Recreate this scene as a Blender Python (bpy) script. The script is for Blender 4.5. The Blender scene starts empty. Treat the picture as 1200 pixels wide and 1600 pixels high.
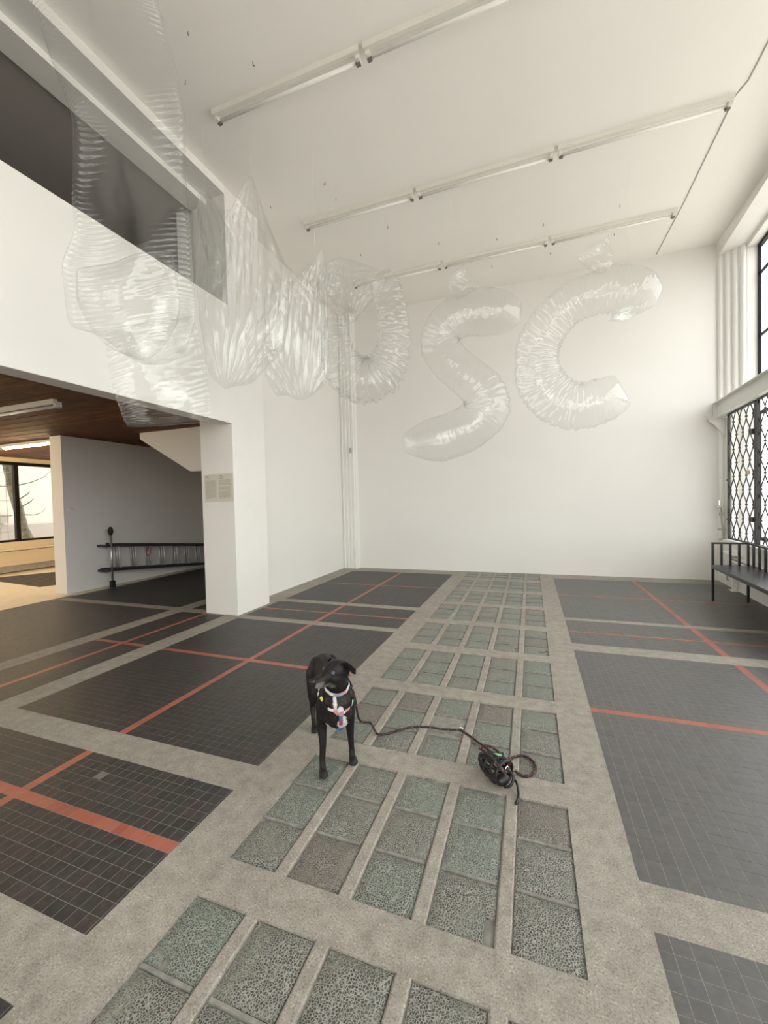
import bpy, bmesh, math, random
from math import sin, cos, pi, sqrt, radians
from mathutils import Vector, Matrix, noise
random.seed(7)
SC = bpy.context.scene
COL = SC.collection

# ------------------------------------------------------------------ camera
F_PX, YAW, PITCH, ROLL = 630.895, 0.348636, -0.025346, -0.024344
cy_, sy_, cp_, sp_ = cos(YAW), sin(YAW), cos(PITCH), sin(PITCH)
FW = Vector((-sy_*cp_, cy_*cp_, sp_)); R0 = Vector((cy_, sy_, 0)); U0 = R0.cross(FW)
RT = R0*cos(ROLL)+U0*sin(ROLL); UP = -R0*sin(ROLL)+U0*cos(ROLL)
CAM = Vector((0, 0, 1.5))
cd = bpy.data.cameras.new('camera'); cam = bpy.data.objects.new('camera', cd); COL.objects.link(cam)
cd.sensor_fit = 'VERTICAL'; cd.sensor_height = 36; cd.sensor_width = 27
cd.lens = F_PX/1600*36; cd.clip_start = .05; cd.clip_end = 200
M = Matrix((RT, UP, -FW)).transposed().to_4x4(); M.translation = CAM; cam.matrix_world = M
SC.camera = cam

# ------------------------------------------------------------------ world, lights, exposure
w = bpy.data.worlds.new('world'); SC.world = w; w.use_nodes = True
nt = w.node_tree; bg = nt.nodes['Background']
tc = nt.nodes.new('ShaderNodeTexCoord'); sep = nt.nodes.new('ShaderNodeSeparateXYZ'); rmp = nt.nodes.new('ShaderNodeValToRGB')
nt.links.new(tc.outputs['Generated'], sep.inputs[0]); nt.links.new(sep.outputs['Z'], rmp.inputs[0]); nt.links.new(rmp.outputs[0], bg.inputs['Color'])
rmp.color_ramp.elements[0].position = 0.0; rmp.color_ramp.elements[0].color = (1.0, .98, .94, 1)
rmp.color_ramp.elements[1].position = 0.8; rmp.color_ramp.elements[1].color = (.97, .985, 1.0, 1)
SKY = 4.6
bg.inputs['Strength'].default_value = SKY
def portal(name, loc, rot, sx, sy):
    l = bpy.data.lights.new(name, 'AREA'); l.shape = 'RECTANGLE'; l.size = sx; l.size_y = sy
    l.cycles.is_portal = True
    o = bpy.data.objects.new(name, l); COL.objects.link(o); o.location = loc; o.rotation_euler = rot
portal('window_portal', (3.24, 2.5, 3.05), (0, radians(90), radians(4.1)), 4.9, 11.6)
portal('far_window_portal', (-12.1, 3, 1.75), (0, radians(-90), 0), 2.1, 12)
portal('added_window_portal', (-.5, -3.65, 2.7), (radians(-90), 0, 0), 5.4, 4.7)
SC.view_settings.view_transform = 'Standard'; SC.view_settings.look = 'None'
SC.view_settings.gamma = 1; SC.view_settings.use_curve_mapping = False
SC.view_settings.exposure = 0.02
SC.cycles.max_bounces = 12; SC.cycles.diffuse_bounces = 6; SC.cycles.glossy_bounces = 4
SC.cycles.transparent_max_bounces = 40; SC.cycles.use_denoising = True
SC.cycles.caustics_reflective = False; SC.cycles.caustics_refractive = False

# ------------------------------------------------------------------ materials
MT = {}
def newmat(name):
    m = bpy.data.materials.new(name); m.use_nodes = True; n = m.node_tree
    b = n.nodes['Principled BSDF']; MT[name] = m
    return m, n, b
def N(n, t, **k):
    x = n.nodes.new('ShaderNode'+t)
    for a, v in k.items():
        if a in x.inputs.keys(): x.inputs[a].default_value = v
        else: setattr(x, a, v)
    return x
def L(n, a, b): n.links.new(a, b)
def coords(n, kind='Object'):
    return N(n, 'TexCoord').outputs[kind]
def geopos(n): return N(n, 'NewGeometry').outputs['Position']
def ramp(n, fac, stops):
    r = N(n, 'ValToRGB'); cr = r.color_ramp
    while len(cr.elements) > 1: cr.elements.remove(cr.elements[-1])
    cr.elements[0].position = stops[0][0]; cr.elements[0].color = (*stops[0][1], 1)
    for p, c in stops[1:]:
        e = cr.elements.new(p); e.color = (*c, 1)
    L(n, fac, r.inputs[0]); return r.outputs[0]
def ntex(n, vec, scale, detail=4, rough=.55):
    t = N(n, 'TexNoise', Scale=scale, Detail=detail, Roughness=rough); L(n, vec, t.inputs['Vector']); return t.outputs[0]
def mixc(n, fac, a, b, mode='MIX'):
    m = N(n, 'Mix', data_type='RGBA', blend_type=mode)
    if isinstance(fac, float): m.inputs[0].default_value = fac
    else: L(n, fac, m.inputs[0])
    for i, v in ((6, a), (7, b)):
        if isinstance(v, tuple): m.inputs[i].default_value = (*v, 1)
        else: L(n, v, m.inputs[i])
    return m.outputs[2]
def bump(n, b, h, strength=.3, dist=.01):
    x = N(n, 'Bump', Strength=strength, Distance=dist); L(n, h, x.inputs['Height']); L(n, x.outputs[0], b.inputs['Normal'])
def plain(name, col, rough=.5, metal=0, spec=.5, var=.12, scale=12, bmp=0.0, emit=None, es=0):
    m, n, b = newmat(name)
    v = geopos(n); f = ntex(n, v, scale)
    lo = tuple(c*(1-var) for c in col); hi = tuple(min(1, c*(1+var)) for c in col)
    L(n, ramp(n, f, [(.3, lo), (.7, hi)]), b.inputs['Base Color'])
    b.inputs['Roughness'].default_value = rough; b.inputs['Metallic'].default_value = metal
    b.inputs['Specular IOR Level'].default_value = spec
    if bmp: bump(n, b, ntex(n, v, scale*6), bmp, .004)
    if emit: b.inputs['Emission Color'].default_value = (*emit, 1); b.inputs['Emission Strength'].default_value = es
    return m
plain('white_wall', (.76, .745, .715), .75, var=.012, scale=1.6, bmp=.12, spec=.25)
plain('white_ceiling', (.89, .87, .83), .85, var=.012, scale=1.2, bmp=.05, spec=.2)
plain('pillar_paint', (.76, .745, .715), .7, var=.015, scale=3, bmp=.15, spec=.25)
plain('grey_wall', (.76, .745, .73), .8, var=.02, scale=2, bmp=.06, spec=.2)
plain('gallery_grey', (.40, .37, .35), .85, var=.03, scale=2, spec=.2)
plain('trim_white', (.80, .79, .76), .45, var=.015, scale=4, bmp=.05)
plain('steel_white', (.74, .73, .70), .4, var=.02, scale=6, bmp=.1)
plain('lamp_white', (.74, .72, .66), .35, var=.02)
plain('tube_glass', (.82, .81, .77), .15, var=.01)
plain('lamp_dark', (.16, .14, .12), .5)
plain('black_steel', (.012, .012, .013), .38, var=.25, scale=20, bmp=.1)
plain('seat_black', (.035, .035, .037), .33, var=.2, scale=14)
plain('window_frame_dark', (.010, .008, .007), .6, spec=.2)
plain('cream', (.80, .70, .52), .6, var=.02)
plain('pale_floor', (.72, .63, .48), .5, var=.06, scale=5)
plain('mat_dark', (.07, .06, .045), .8)
plain('facade', (.42, .385, .32), .9, var=.03, scale=2)
plain('facade_base', (.27, .235, .20), .9, var=.04, scale=2)
plain('outside_ground', (.76, .71, .64), .9, var=.08, scale=3)
plain('bark', (.13, .115, .08), .9, var=.45, scale=9, bmp=.8)
plain('ladder_alu', (.50, .50, .50), .3, metal=.85, var=.08)
plain('rung_alu', (.60, .60, .60), .3, metal=.25, var=.05)
plain('ladder_dark', (.05, .05, .055), .45, metal=.3)
plain('rubber', (.012, .012, .012), .7)
plain('paper', (.60, .57, .48), .7, var=.01)
plain('print_ink', (.36, .345, .30), .8, var=.25, scale=220)
plain('switch_plastic', (.74, .73, .70), .4)
plain('brass', (.42, .33, .15), .35, metal=.8)
plain('pipe_metal', (.42, .36, .32), .4, metal=.6, var=.3, scale=40)
plain('radiator', (.78, .76, .70), .4, var=.02)
plain('nylon', (.75, .75, .73), .3)
plain('red_cord', (.26, .035, .035), .6, var=.2, scale=120)
plain('black_cord', (.012, .011, .012), .6, var=.3, scale=120)
plain('muzzle_black', (.010, .010, .011), .42)
plain('collar_white', (.60, .585, .59), .6, var=.05, scale=60)
plain('collar_pink', (.55, .22, .23), .6)
plain('collar_grey', (.28, .29, .33), .6)
plain('strap_teal', (.35, .62, .60), .6)
plain('strap_red', (.28, .03, .06), .6)
plain('strap_blue', (.06, .10, .20), .6)
plain('strap_yellow', (.55, .52, .12), .6)
plain('label_grey', (.35, .40, .46), .5)
plain('green_film', (.22, .50, .20), .3)
plain('metal_bright', (.75, .74, .72), .2, metal=.9)
plain('eye_glint_grey', (.06, .068, .08), .08)  # eye glint painted in as a bluish grey base
plain('nose_black', (.008, .008, .009), .3)
plain('dust', (.62, .60, .55), .8)
plain('void_dark', (.006, .006, .005), .9)
plain('tube_lit', (.9, .85, .7), .3, emit=(1.0, .74, .38), es=120)
plain('grey_tile', (.15, .145, .135), .5)
plain('mouse_grey', (.45, .44, .42), .5)

def mat_concrete():
    m, n, b = newmat('concrete'); v = geopos(n)
    big = ntex(n, v, 1.6, 5); mid = ntex(n, v, 14, 6, .7); fine = ntex(n, v, 150, 3, .6)
    c1 = ramp(n, big, [(.3, (.235, .213, .182)), (.7, (.35, .322, .278))])
    c2 = mixc(n, .55, c1, ramp(n, mid, [(.3, (.165, .148, .125)), (.55, (.315, .29, .25)), (.75, (.42, .395, .35))]))
    sp = ramp(n, fine, [(.34, (.5, .5, .5)), (.48, (1, 1, 1)), (.60, (1.0, 1.0, 1.0)), (.70, (1.9, 1.85, 1.75))])
    L(n, mixc(n, .8, c2, sp, 'MULTIPLY'), b.inputs['Base Color'])
    b.inputs['Roughness'].default_value = .62; b.inputs['Specular IOR Level'].default_value = .35
    bump(n, b, mid, .25, .004)
mat_concrete()
def mat_tile(name, stops, r0, r1, wear):
    m, n, b = newmat(name); v = geopos(n)
    g = N(n, 'NewGeometry'); oi = N(n, 'ObjectInfo')
    a = N(n, 'Math', operation='ADD'); L(n, g.outputs['Random Per Island'], a.inputs[0]); L(n, oi.outputs['Random'], a.inputs[1])
    fr = N(n, 'Math', operation='FRACT'); L(n, a.outputs[0], fr.inputs[0])
    base = ramp(n, fr.outputs[0], stops)
    sc = ntex(n, v, 28, 5, .7); big = ntex(n, v, 1.1, 4)
    c = mixc(n, ramp(n, sc, [(.45, (0, 0, 0)), (.8, (wear, wear, wear))]), base, (.22, .205, .19))
    c = mixc(n, ramp(n, big, [(.45, (0, 0, 0)), (.75, (.12, .12, .12))]), c, (.10, .095, .088))
    L(n, c, b.inputs['Base Color'])
    rr = N(n, 'MapRange'); L(n, sc, rr.inputs[0]); rr.inputs[3].default_value = r0; rr.inputs[4].default_value = r1
    L(n, rr.outputs[0], b.inputs['Roughness']); b.inputs['IOR'].default_value = 1.58; b.inputs['Specular IOR Level'].default_value = .5
    bump(n, b, sc, .12, .002)
mat_tile('dark_tile', [(0, (.016, .014, .014)), (.35, (.023, .020, .019)), (.7, (.027, .022, .021)), (.88, (.036, .021, .020)), (1, (.014, .015, .015))], .40, .58, .22)
mat_tile('dark_tile_worn_sheen', [(0, (.066, .065, .063)), (.5, (.085, .083, .080)), (1, (.073, .072, .071))], .34, .50, .3)  # right-hand fields: wear plus window sheen put into a paler base colour
mat_tile('red_tile', [(0, (.33, .082, .045)), (.5, (.38, .10, .058)), (1, (.28, .07, .04))], .35, .55, .45)
plain('grout', (.24, .23, .21), .8, var=.15, scale=20)
plain('grout_glass', (.21, .20, .175), .85, var=.3, scale=25)
def mat_glass_tile(name, line, cell, green):
    m, n, b = newmat(name); v = geopos(n); oi = N(n, 'ObjectInfo')
    vo = N(n, 'TexVoronoi', feature='DISTANCE_TO_EDGE', Scale=118.0); L(n, v, vo.inputs['Vector'])
    ln = ramp(n, vo.outputs['Distance'], [(.05, (1, 1, 1)), (.17, (0, 0, 0))])
    big = ntex(n, v, 7, 4, .6); mid = ntex(n, v, 30, 5, .65)
    cc = mixc(n, ramp(n, mid, [(.35, (0, 0, 0)), (.7, (1, 1, 1))]), cell, tuple(c*1.7 for c in cell))
    cl = mixc(n, ramp(n, big, [(.4, (0, 0, 0)), (.65, (1, 1, 1))]), line, green)
    c = mixc(n, ln, cc, cl)
    c = mixc(n, ramp(n, big, [(.50, (0, 0, 0)), (.74, (.62, .62, .62))]), c, green)
    c = mixc(n, ramp(n, mid, [(.64, (0, 0, 0)), (.76, (.5, .5, .5))]), c, (.42, .42, .37))
    L(n, c, b.inputs['Base Color'])
    b.inputs['Roughness'].default_value = .33; b.inputs['Specular IOR Level'].default_value = .55
    hh = N(n, 'MapRange'); L(n, vo.outputs['Distance'], hh.inputs[0]); hh.inputs[2].default_value = .25
    hh.inputs[3].default_value = 1; hh.inputs[4].default_value = 0
    bump(n, b, hh.outputs[0], .55, .003)
mat_glass_tile('glass_green', (.29, .30, .255), (.050, .057, .050), (.215, .24, .20))
mat_glass_tile('glass_grey', (.30, .29, .255), (.046, .048, .043), (.23, .235, .195))
mat_glass_tile('glass_brown', (.27, .25, .22), (.055, .048, .043), (.21, .19, .16))
def mat_wood():
    m, n, b = newmat('wood'); g = N(n, 'NewGeometry'); oi = N(n, 'ObjectInfo')
    mp = N(n, 'Mapping'); mp.inputs['Scale'].default_value = (1.2, 14, 14); L(n, g.outputs['Position'], mp.inputs[0])
    gr = ntex(n, mp.outputs[0], 2.2, 6, .65)
    sp = ntex(n, g.outputs['Position'], 3.0, 4)
    c = ramp(n, gr, [(.3, (.045, .014, .002)), (.5, (.13, .046, .008)), (.7, (.24, .10, .022))])
    t = ramp(n, oi.outputs['Random'], [(0, (.68, .65, .62)), (1, (1.15, 1.1, 1.05))])
    c = mixc(n, 1.0, c, t, 'MULTIPLY')
    c = mixc(n, ramp(n, sp, [(.52, (0, 0, 0)), (.7, (.6, .6, .6))]), c, (.07, .03, .012))
    L(n, c, b.inputs['Base Color']); b.inputs['Roughness'].default_value = .6; b.inputs['Specular IOR Level'].default_value = .15
    bump(n, b, gr, .2, .004)
mat_wood()
def mat_film(name, haze, bmpS, base=.05):
    m = bpy.data.materials.new(name); m.use_nodes = True; n = m.node_tree; n.nodes.clear(); MT[name] = m
    out = N(n, 'OutputMaterial'); tr = N(n, 'BsdfTransparent'); gl = N(n, 'BsdfGlossy'); df = N(n, 'BsdfDiffuse'); 
    tr.inputs[0].default_value = (.985, .988, .985, 1); gl.inputs['Roughness'].default_value = .035
    df.inputs[0].default_value = (.75, .76, .75, 1)
    v = geopos(n)
    t = N(n, 'TexNoise', Scale=16.0, Detail=5.0, Roughness=.62, Distortion=1.2); L(n, v, t.inputs['Vector'])
    bp = N(n, 'Bump', Strength=bmpS, Distance=.02); L(n, t.outputs[0], bp.inputs['Height'])
    L(n, bp.outputs[0], gl.inputs['Normal'])
    lw = N(n, 'LayerWeight'); L(n, bp.outputs[0], lw.inputs['Normal'])
    pw = N(n, 'Math', operation='POWER'); L(n, lw.outputs['Facing'], pw.inputs[0]); pw.inputs[1].default_value = 4.0
    mu = N(n, 'MapRange'); L(n, pw.outputs[0], mu.inputs[0]); mu.inputs[3].default_value = base; mu.inputs[4].default_value = .50
    hz = N(n, 'MapRange'); L(n, pw.outputs[0], hz.inputs[0]); hz.inputs[3].default_value = haze; hz.inputs[4].default_value = haze+.07
    m1 = N(n, 'MixShader'); L(n, hz.outputs[0], m1.inputs[0]); L(n, tr.outputs[0], m1.inputs[1]); L(n, df.outputs[0], m1.inputs[2])
    m2 = N(n, 'MixShader'); L(n, mu.outputs[0], m2.inputs[0]); L(n, m1.outputs[0], m2.inputs[1]); L(n, gl.outputs[0], m2.inputs[2])
    L(n, m2.outputs[0], out.inputs[0])
mat_film('clear_film', .0, .05, .062)
mat_film('crumpled_film', .004, .14, .080)
def mat_pane():
    m = bpy.data.materials.new('pane_glass'); m.use_nodes = True; n = m.node_tree; n.nodes.clear(); MT['pane_glass'] = m
    out = N(n, 'OutputMaterial'); tr = N(n, 'BsdfTransparent'); gl = N(n, 'BsdfGlossy'); gl.inputs['Roughness'].default_value = .01
    tr.inputs[0].default_value = (.96, .975, .965, 1)
    lw = N(n, 'LayerWeight'); pw = N(n, 'Math', operation='POWER'); L(n, lw.outputs['Facing'], pw.inputs[0]); pw.inputs[1].default_value = 5
    mu = N(n, 'MapRange'); L(n, pw.outputs[0], mu.inputs[0]); mu.inputs[3].default_value = .04; mu.inputs[4].default_value = .7
    m2 = N(n, 'MixShader'); L(n, mu.outputs[0], m2.inputs[0]); L(n, tr.outputs[0], m2.inputs[1]); L(n, gl.outputs[0], m2.inputs[2]); L(n, m2.outputs[0], out.inputs[0])
mat_pane()
def mat_fur():
    m, n, b = newmat('dog_fur'); v = geopos(n)
    at = N(n, 'VertexColor', layer_name='coat')
    f = ntex(n, v, 160, 3)
    L(n, mixc(n, .5, at.outputs[0], ramp(n, f, [(.3, (.55, .55, .55)), (.7, (1.25, 1.25, 1.25))]), 'MULTIPLY'), b.inputs['Base Color'])
    b.inputs['Roughness'].default_value = .46; b.inputs['Specular IOR Level'].default_value = .22
    bump(n, b, f, .35, .004)
mat_fur()

# ------------------------------------------------------------------ mesh helpers
class MB:
    def __init__(s): s.v = []; s.f = []; s.m = []
    def add(s, vs, fs, mi=0):
        o = len(s.v); s.v += [tuple(v) for v in vs]; s.f += [tuple(i+o for i in f) for f in fs]; s.m += [mi]*len(fs)
    def box(s, x0, x1, y0, y1, z0, z1, mi=0, T=None, bottom=True):
        x0, x1 = min(x0, x1), max(x0, x1); y0, y1 = min(y0, y1), max(y0, y1); z0, z1 = min(z0, z1), max(z0, z1)
        vs = [(x0,y0,z0),(x1,y0,z0),(x1,y1,z0),(x0,y1,z0),(x0,y0,z1),(x1,y0,z1),(x1,y1,z1),(x0,y1,z1)]
        if T: vs = [T(*v) for v in vs]
        fs = [(4,5,6,7),(0,1,5,4),(1,2,6,5),(2,3,7,6),(3,0,4,7)]
        if bottom: fs.append((0,3,2,1))
        s.add(vs, fs, mi)
    def prism(s, poly, a, b, fn, mi=0):   # poly 2D, extruded between a and b; fn(u,v,w)->xyz
        n = len(poly); vs = [fn(u, v, a) for u, v in poly]+[fn(u, v, b) for u, v in poly]
        fs = [tuple(range(n)), tuple(range(2*n-1, n-1, -1))]+[(i, i+n, (i+1) % n+n, (i+1) % n) for i in range(n)]
        s.add(vs, fs, mi)
    def tube(s, pts, r, seg=8, mi=0, caps=True, mfn=None, closed=False):
        pts = [Vector(p) for p in pts]; n = len(pts); rs = r if isinstance(r, (list, tuple)) else [r]*n
        prev = None; vs = []
        for i, p in enumerate(pts):
            if closed: d = (pts[(i+1) % n]-pts[i-1])
            else: d = pts[min(i+1, n-1)]-pts[max(i-1, 0)]
            d = d.normalized() if d.length > 1e-9 else Vector((0, 0, 1))
            if prev is None:
                a = d.orthogonal().normalized()
            else:
                a = (prev-d*prev.dot(d)); a = a.normalized() if a.length > 1e-6 else d.orthogonal().normalized()
            prev = a; b = d.cross(a)
            for k in range(seg):
                t = 2*pi*k/seg; vs.append(p+(a*cos(t)+b*sin(t))*rs[i])
        o = len(s.v); s.v += [tuple(v) for v in vs]
        for i in range(n if closed else n-1):
            j = (i+1) % n
            for k in range(seg):
                k2 = (k+1) % seg
                s.f.append((o+i*seg+k, o+i*seg+k2, o+j*seg+k2, o+j*seg+k)); s.m.append(mfn(i, k) if mfn else mi)
        if caps and not closed:
            s.f.append(tuple(o+k for k in reversed(range(seg)))); s.m.append(mi)
            s.f.append(tuple(o+(n-1)*seg+k for k in range(seg))); s.m.append(mi)
    def ball(s, c, rx, ry=None, rz=None, nu=14, nv=9, mi=0, rot=None):
        ry = rx if ry is None else ry; rz = rx if rz is None else rz
        vs = []
        for i in range(nv+1):
            ph = pi*i/nv
            for k in range(nu):
                t = 2*pi*k/nu; p = Vector((rx*sin(ph)*cos(t), ry*sin(ph)*sin(t), rz*cos(ph)))
                if rot: p = rot @ p
                vs.append(p+Vector(c))
        fs = [(i*nu+k, (i+1)*nu+k, (i+1)*nu+(k+1) % nu, i*nu+(k+1) % nu) for i in range(nv) for k in range(nu)]
        s.add(vs, fs, mi)
def obj(name, mb, mats, parent=None, smooth=False, origin=None, bevel=0):
    me = bpy.data.meshes.new(name)
    o0 = Vector(origin) if origin is not None else (parent['_o'] if parent is not None and '_o' in parent.keys() else None)
    if o0 is not None:
        o0 = Vector(o0); vs = [(v[0]-o0.x, v[1]-o0.y, v[2]-o0.z) for v in mb.v]
    else: vs = mb.v
    me.from_pydata(vs, [], mb.f)
    for mn in ([mats] if isinstance(mats, str) else mats): me.materials.append(MT[mn])
    if any(mb.m): me.polygons.foreach_set('material_index', mb.m)
    if smooth: me.polygons.foreach_set('use_smooth', [True]*len(me.polygons))
    me.update()
    o = bpy.data.objects.new(name, me); COL.objects.link(o)
    if parent is None and o0 is not None: o.location = o0
    if parent is not None: o.parent = parent
    if origin is not None and parent is None: o['_o'] = tuple(o0)
    if parent is not None: o['_o'] = tuple(o0) if o0 is not None else (0, 0, 0)
    if bevel:
        b = o.modifiers.new('bevel', 'BEVEL'); b.width = bevel; b.segments = 2; b.limit_method = 'ANGLE'
    return o
def thing(name, label, cat, loc, group=None):
    o = bpy.data.objects.new(name, None); COL.objects.link(o); o.location = loc; o['_o'] = tuple(loc)
    o.empty_display_size = .1
    o['label'] = label; o['category'] = cat
    if group: o['group'] = group
    return o
def tag(o, label, cat, group=None):
    o['label'] = label; o['category'] = cat
    if group: o['group'] = group
    return o
def struct(name, mb, mats, smooth=False, bevel=0):
    o = obj(name, mb, mats, None, smooth, bevel=bevel); o['kind'] = 'structure'; o['_o'] = (0, 0, 0); return o
def part(name, mb, mats, parent, smooth=False, label=None, bevel=0):
    o = obj(name, mb, mats, parent, smooth, bevel=bevel)
    if label: o['label'] = label
    return o
def inst(name, mesh, loc, parent, rot=(0, 0, 0)):
    o = bpy.data.objects.new(name, mesh); COL.objects.link(o); po = Vector(parent['_o']); o.parent = parent
    o.location = Vector(loc)-po; o.rotation_euler = rot
    return o
def mesh_of(name, mb, mats, smooth=False):
    me = bpy.data.meshes.new(name); me.from_pydata(mb.v, [], mb.f)
    for mn in ([mats] if isinstance(mats, str) else mats): me.materials.append(MT[mn])
    if any(mb.m): me.polygons.foreach_set('material_index', mb.m)
    if smooth: me.polygons.foreach_set('use_smooth', [True]*len(me.polygons))
    me.update(); return me
def px(p):
    d = Vector(p)-CAM; z = FW.dot(d)
    if z < .05: return None
    return (600+F_PX*RT.dot(d)/z, 800-F_PX*UP.dot(d)/z, z)
def in_frame(p, m=20):
    q = px(p); return q is not None and -m < q[0] < 1200+m and -m < q[1] < 1600+m

H = 5.73; YB = 8.5; YN = -3.5
# ================================================================== SETTING
# ---- floor: tile fields sunk into poured concrete bands
PIT = .0585
XL0, XL1, XR0, XR1 = -3.692, -1.492, .376, 3.02
fields = []      # x0,x1,y0,y1 tile origin corner (x anchor, dir), (y anchor)
ys_left = [(-2.6, .72), (.930, 1.684), (1.887, 4.350), (4.487, 5.305), (5.455, 8.08)]
for a, b in ys_left: fields.append((XL0, XL1, a, b, 'L'))
ys_right = [(-2.6, 1.575), (1.773, 4.315), (4.52, 5.375), (5.475, 8.10)]
for a, b in ys_right: fields.append((XR0, XR1, a, b, 'R'))
for a, b in [(-2.6, 4.40)]: fields.append((-4.715, -3.95, a, b, 'M'))
for a, b in [(-2.6, 4.42), (4.57, 8.3)]: fields.append((-7.42, -4.95, a, b, 'F'))
fields.append((-4.70, -4.32, 4.57, 8.3, 'F'))
blocks = [(1.3460+.9145*(k-2)) for k in range(1, 10)]
GX0, GX1 = -1.235, .147
holes = [(f[0], f[1], f[2], f[3], 0) for f in fields]+[(GX0, GX1, y, y+(.745 if i < 8 else .70), 1) for i, y in enumerate(blocks)]
floor_x0, floor_x1 = -7.5, 3.4
xs = sorted(set([floor_x0, floor_x1]+[h[0] for h in holes]+[h[1] for h in holes]))
ys = sorted(set([YN, YB+.1]+[h[2] for h in holes]+[h[3] for h in holes]))
def hole_at(x, y):
    for h in holes:
        if h[0] < x < h[1] and h[2] < y < h[3]: return h
    return None
mb = MB(); mb.box(-12.3, 3.6, YN, YB+.3, -.12, -.03)
floor = struct('floor', mb, 'concrete')
mb = MB()
grid = {}
for i in range(len(xs)-1):
    for j in range(len(ys)-1):
        grid[i, j] = hole_at((xs[i]+xs[i+1])/2, (ys[j]+ys[j+1])/2)
for (i, j), h in grid.items():
    x0, x1, y0, y1 = xs[i], xs[i+1], ys[j], ys[j+1]
    if h is None:
        mb.add([(x0,y0,0),(x1,y0,0),(x1,y1,0),(x0,y1,0)], [(0,1,2,3)])
        for (di, dj, e) in ((-1,0,((x0,y0),(x0,y1))),(1,0,((x1,y1),(x1,y0))),(0,-1,((x1,y0),(x0,y0))),(0,1,((x0,y1),(x1,y1)))):
            if grid.get((i+di, j+dj), None) is not None:
                (ax, ay), (bx, by) = e
                mb.add([(ax,ay,0),(ax,ay,-.025),(bx,by,-.025),(bx,by,0)], [(0,1,2,3)])
part('concrete_band', mb, 'concrete', floor, label='poured grey concrete bands framing the tile fields')
mb = MB()
for h in holes:
    if h[4] == 0: mb.add([(h[0],h[2],-.0011),(h[1],h[2],-.0011),(h[1],h[3],-.0011),(h[0],h[3],-.0011)], [(0,1,2,3)])
part('grout_bed', mb, 'grout', floor)
mb = MB()
for h in holes:
    if h[4] == 1: mb.add([(h[0],h[2],-.013),(h[1],h[2],-.013),(h[1],h[3],-.013),(h[0],h[3],-.013)], [(0,1,2,3)])
part('glass_bed', mb, 'grout_glass', floor)
# dark and red tiles
tiles = []; reds = []
redX = [-2.557-PIT, 1.648]; 
redY = [(1.278, 1.278+PIT), (3.155, 3.155+PIT), (4.875, 4.915), (6.745, 6.785)]
redYR = [(3.105, 3.105+PIT), (4.905, 4.945), (6.72, 6.76)]
GAPW = .0024
def lay(f):
    x0, x1, y0, y1, side = f
    rx = {'L': redX[0], 'R': redX[1], 'M': -4.325, 'F': None}[side]
    ry = {'L': redY, 'R': redYR, 'M': [(3.16, 3.16+PIT)], 'F': []}[side]
    ry = [r for r in ry if y0 < r[0] < y1]
    # column cuts
    cols = []
    if rx is not None:
        x = rx
        while x > x0+.004: cols.append((max(x-PIT, x0), x, 0)); x -= PIT
        cols.append((rx, rx+PIT, 1)); x = rx+PIT
        while x < x1-.004: cols.append((x, min(x+PIT, x1), 0)); x += PIT
    else:
        x = x1
        while x > x0+.004: cols.append((max(x-PIT, x0), x, 0)); x -= PIT
    rows = []; segs = []; a = y0
    for r in ry: segs.append((a, r[0], 0)); segs.append((r[0], r[1], 1)); a = r[1]
    segs.append((a, y1, 0))
    for s0, s1, red in segs:
        if red: rows.append((s0, s1, 1)); continue
        n = max(1, round((s1-s0)/PIT))
        for k in range(n): rows.append((s0+(s1-s0)*k/n, s0+(s1-s0)*(k+1)/n, 0))
    for (ra, rb, rr) in rows:
        for (ca, cb, cr) in cols:
            if cb-ca < .006 or (ca > 2.9 and ra < 0): continue
            (reds if (rr or cr) else tiles).append(((ca+cb)/2, (ra+rb)/2, cb-ca-GAPW, rb-ra-GAPW))
for f in fields: lay(f)
def tile_mesh(mb, x, y, sx, sy, rnd=True):
    a = random.uniform(-.0002, .0002) if rnd else 0; b = random.uniform(-.00016, .00016) if rnd else 0; c = random.uniform(-.00016, .00016) if rnd else 0
    hx, hy = sx/2, sy/2; z = [a-b-c, a+b-c, a+b+c, a-b+c]; z = [min(q, .0008)-.0004 for q in z]
    mb.add([(x-hx,y-hy,z[0]),(x+hx,y-hy,z[1]),(x+hx,y+hy,z[2]),(x-hx,y+hy,z[3]),
            (x-hx,y-hy,-.006),(x+hx,y-hy,-.006),(x+hx,y+hy,-.006),(x-hx,y+hy,-.006)],
           [(0,1,2,3),(4,5,1,0),(5,6,2,1),(6,7,3,2),(7,4,0,3)])
def size_px(t):
    q = px((t[0], t[1], 0))
    if q is None or not (-25 < q[0] < 1225 and -25 < q[1] < 1625): return -1
    d = (Vector((t[0], t[1], 0))-CAM).length
    return t[2]*t[3]*1.5/d**3
def split(lst, name, stuff, mat, nmax, full):
    lst = sorted(lst, key=size_px, reverse=True)
    top, rest = lst[:nmax], lst[nmax:]
    cache = {}
    for t in top:
        mt_ = 'dark_tile_worn_sheen' if (mat == 'dark_tile' and t[0] > .3) else mat
        k = (round(t[2], 3), round(t[3], 3), random.randrange(3), mt_)
        if k not in cache:
            m_ = MB(); tile_mesh(m_, 0, 0, t[2], t[3]); cache[k] = mesh_of(name, m_, mt_)
        inst(name, cache[k], (t[0], t[1], 0), floor)
    m_ = MB()
    for t in rest:
        n0 = len(m_.f); tile_mesh(m_, *t)
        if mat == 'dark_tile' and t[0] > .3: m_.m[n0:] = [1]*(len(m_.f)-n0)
    o = part(stuff, m_, [mat, 'dark_tile_worn_sheen'] if mat == 'dark_tile' else mat, floor); o['kind'] = 'stuff'
gray_spot = (-2.29, 1.545)
split(tiles, 'dark_tile', 'far_dark_tiles', 'dark_tile', 298, True)
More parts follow.
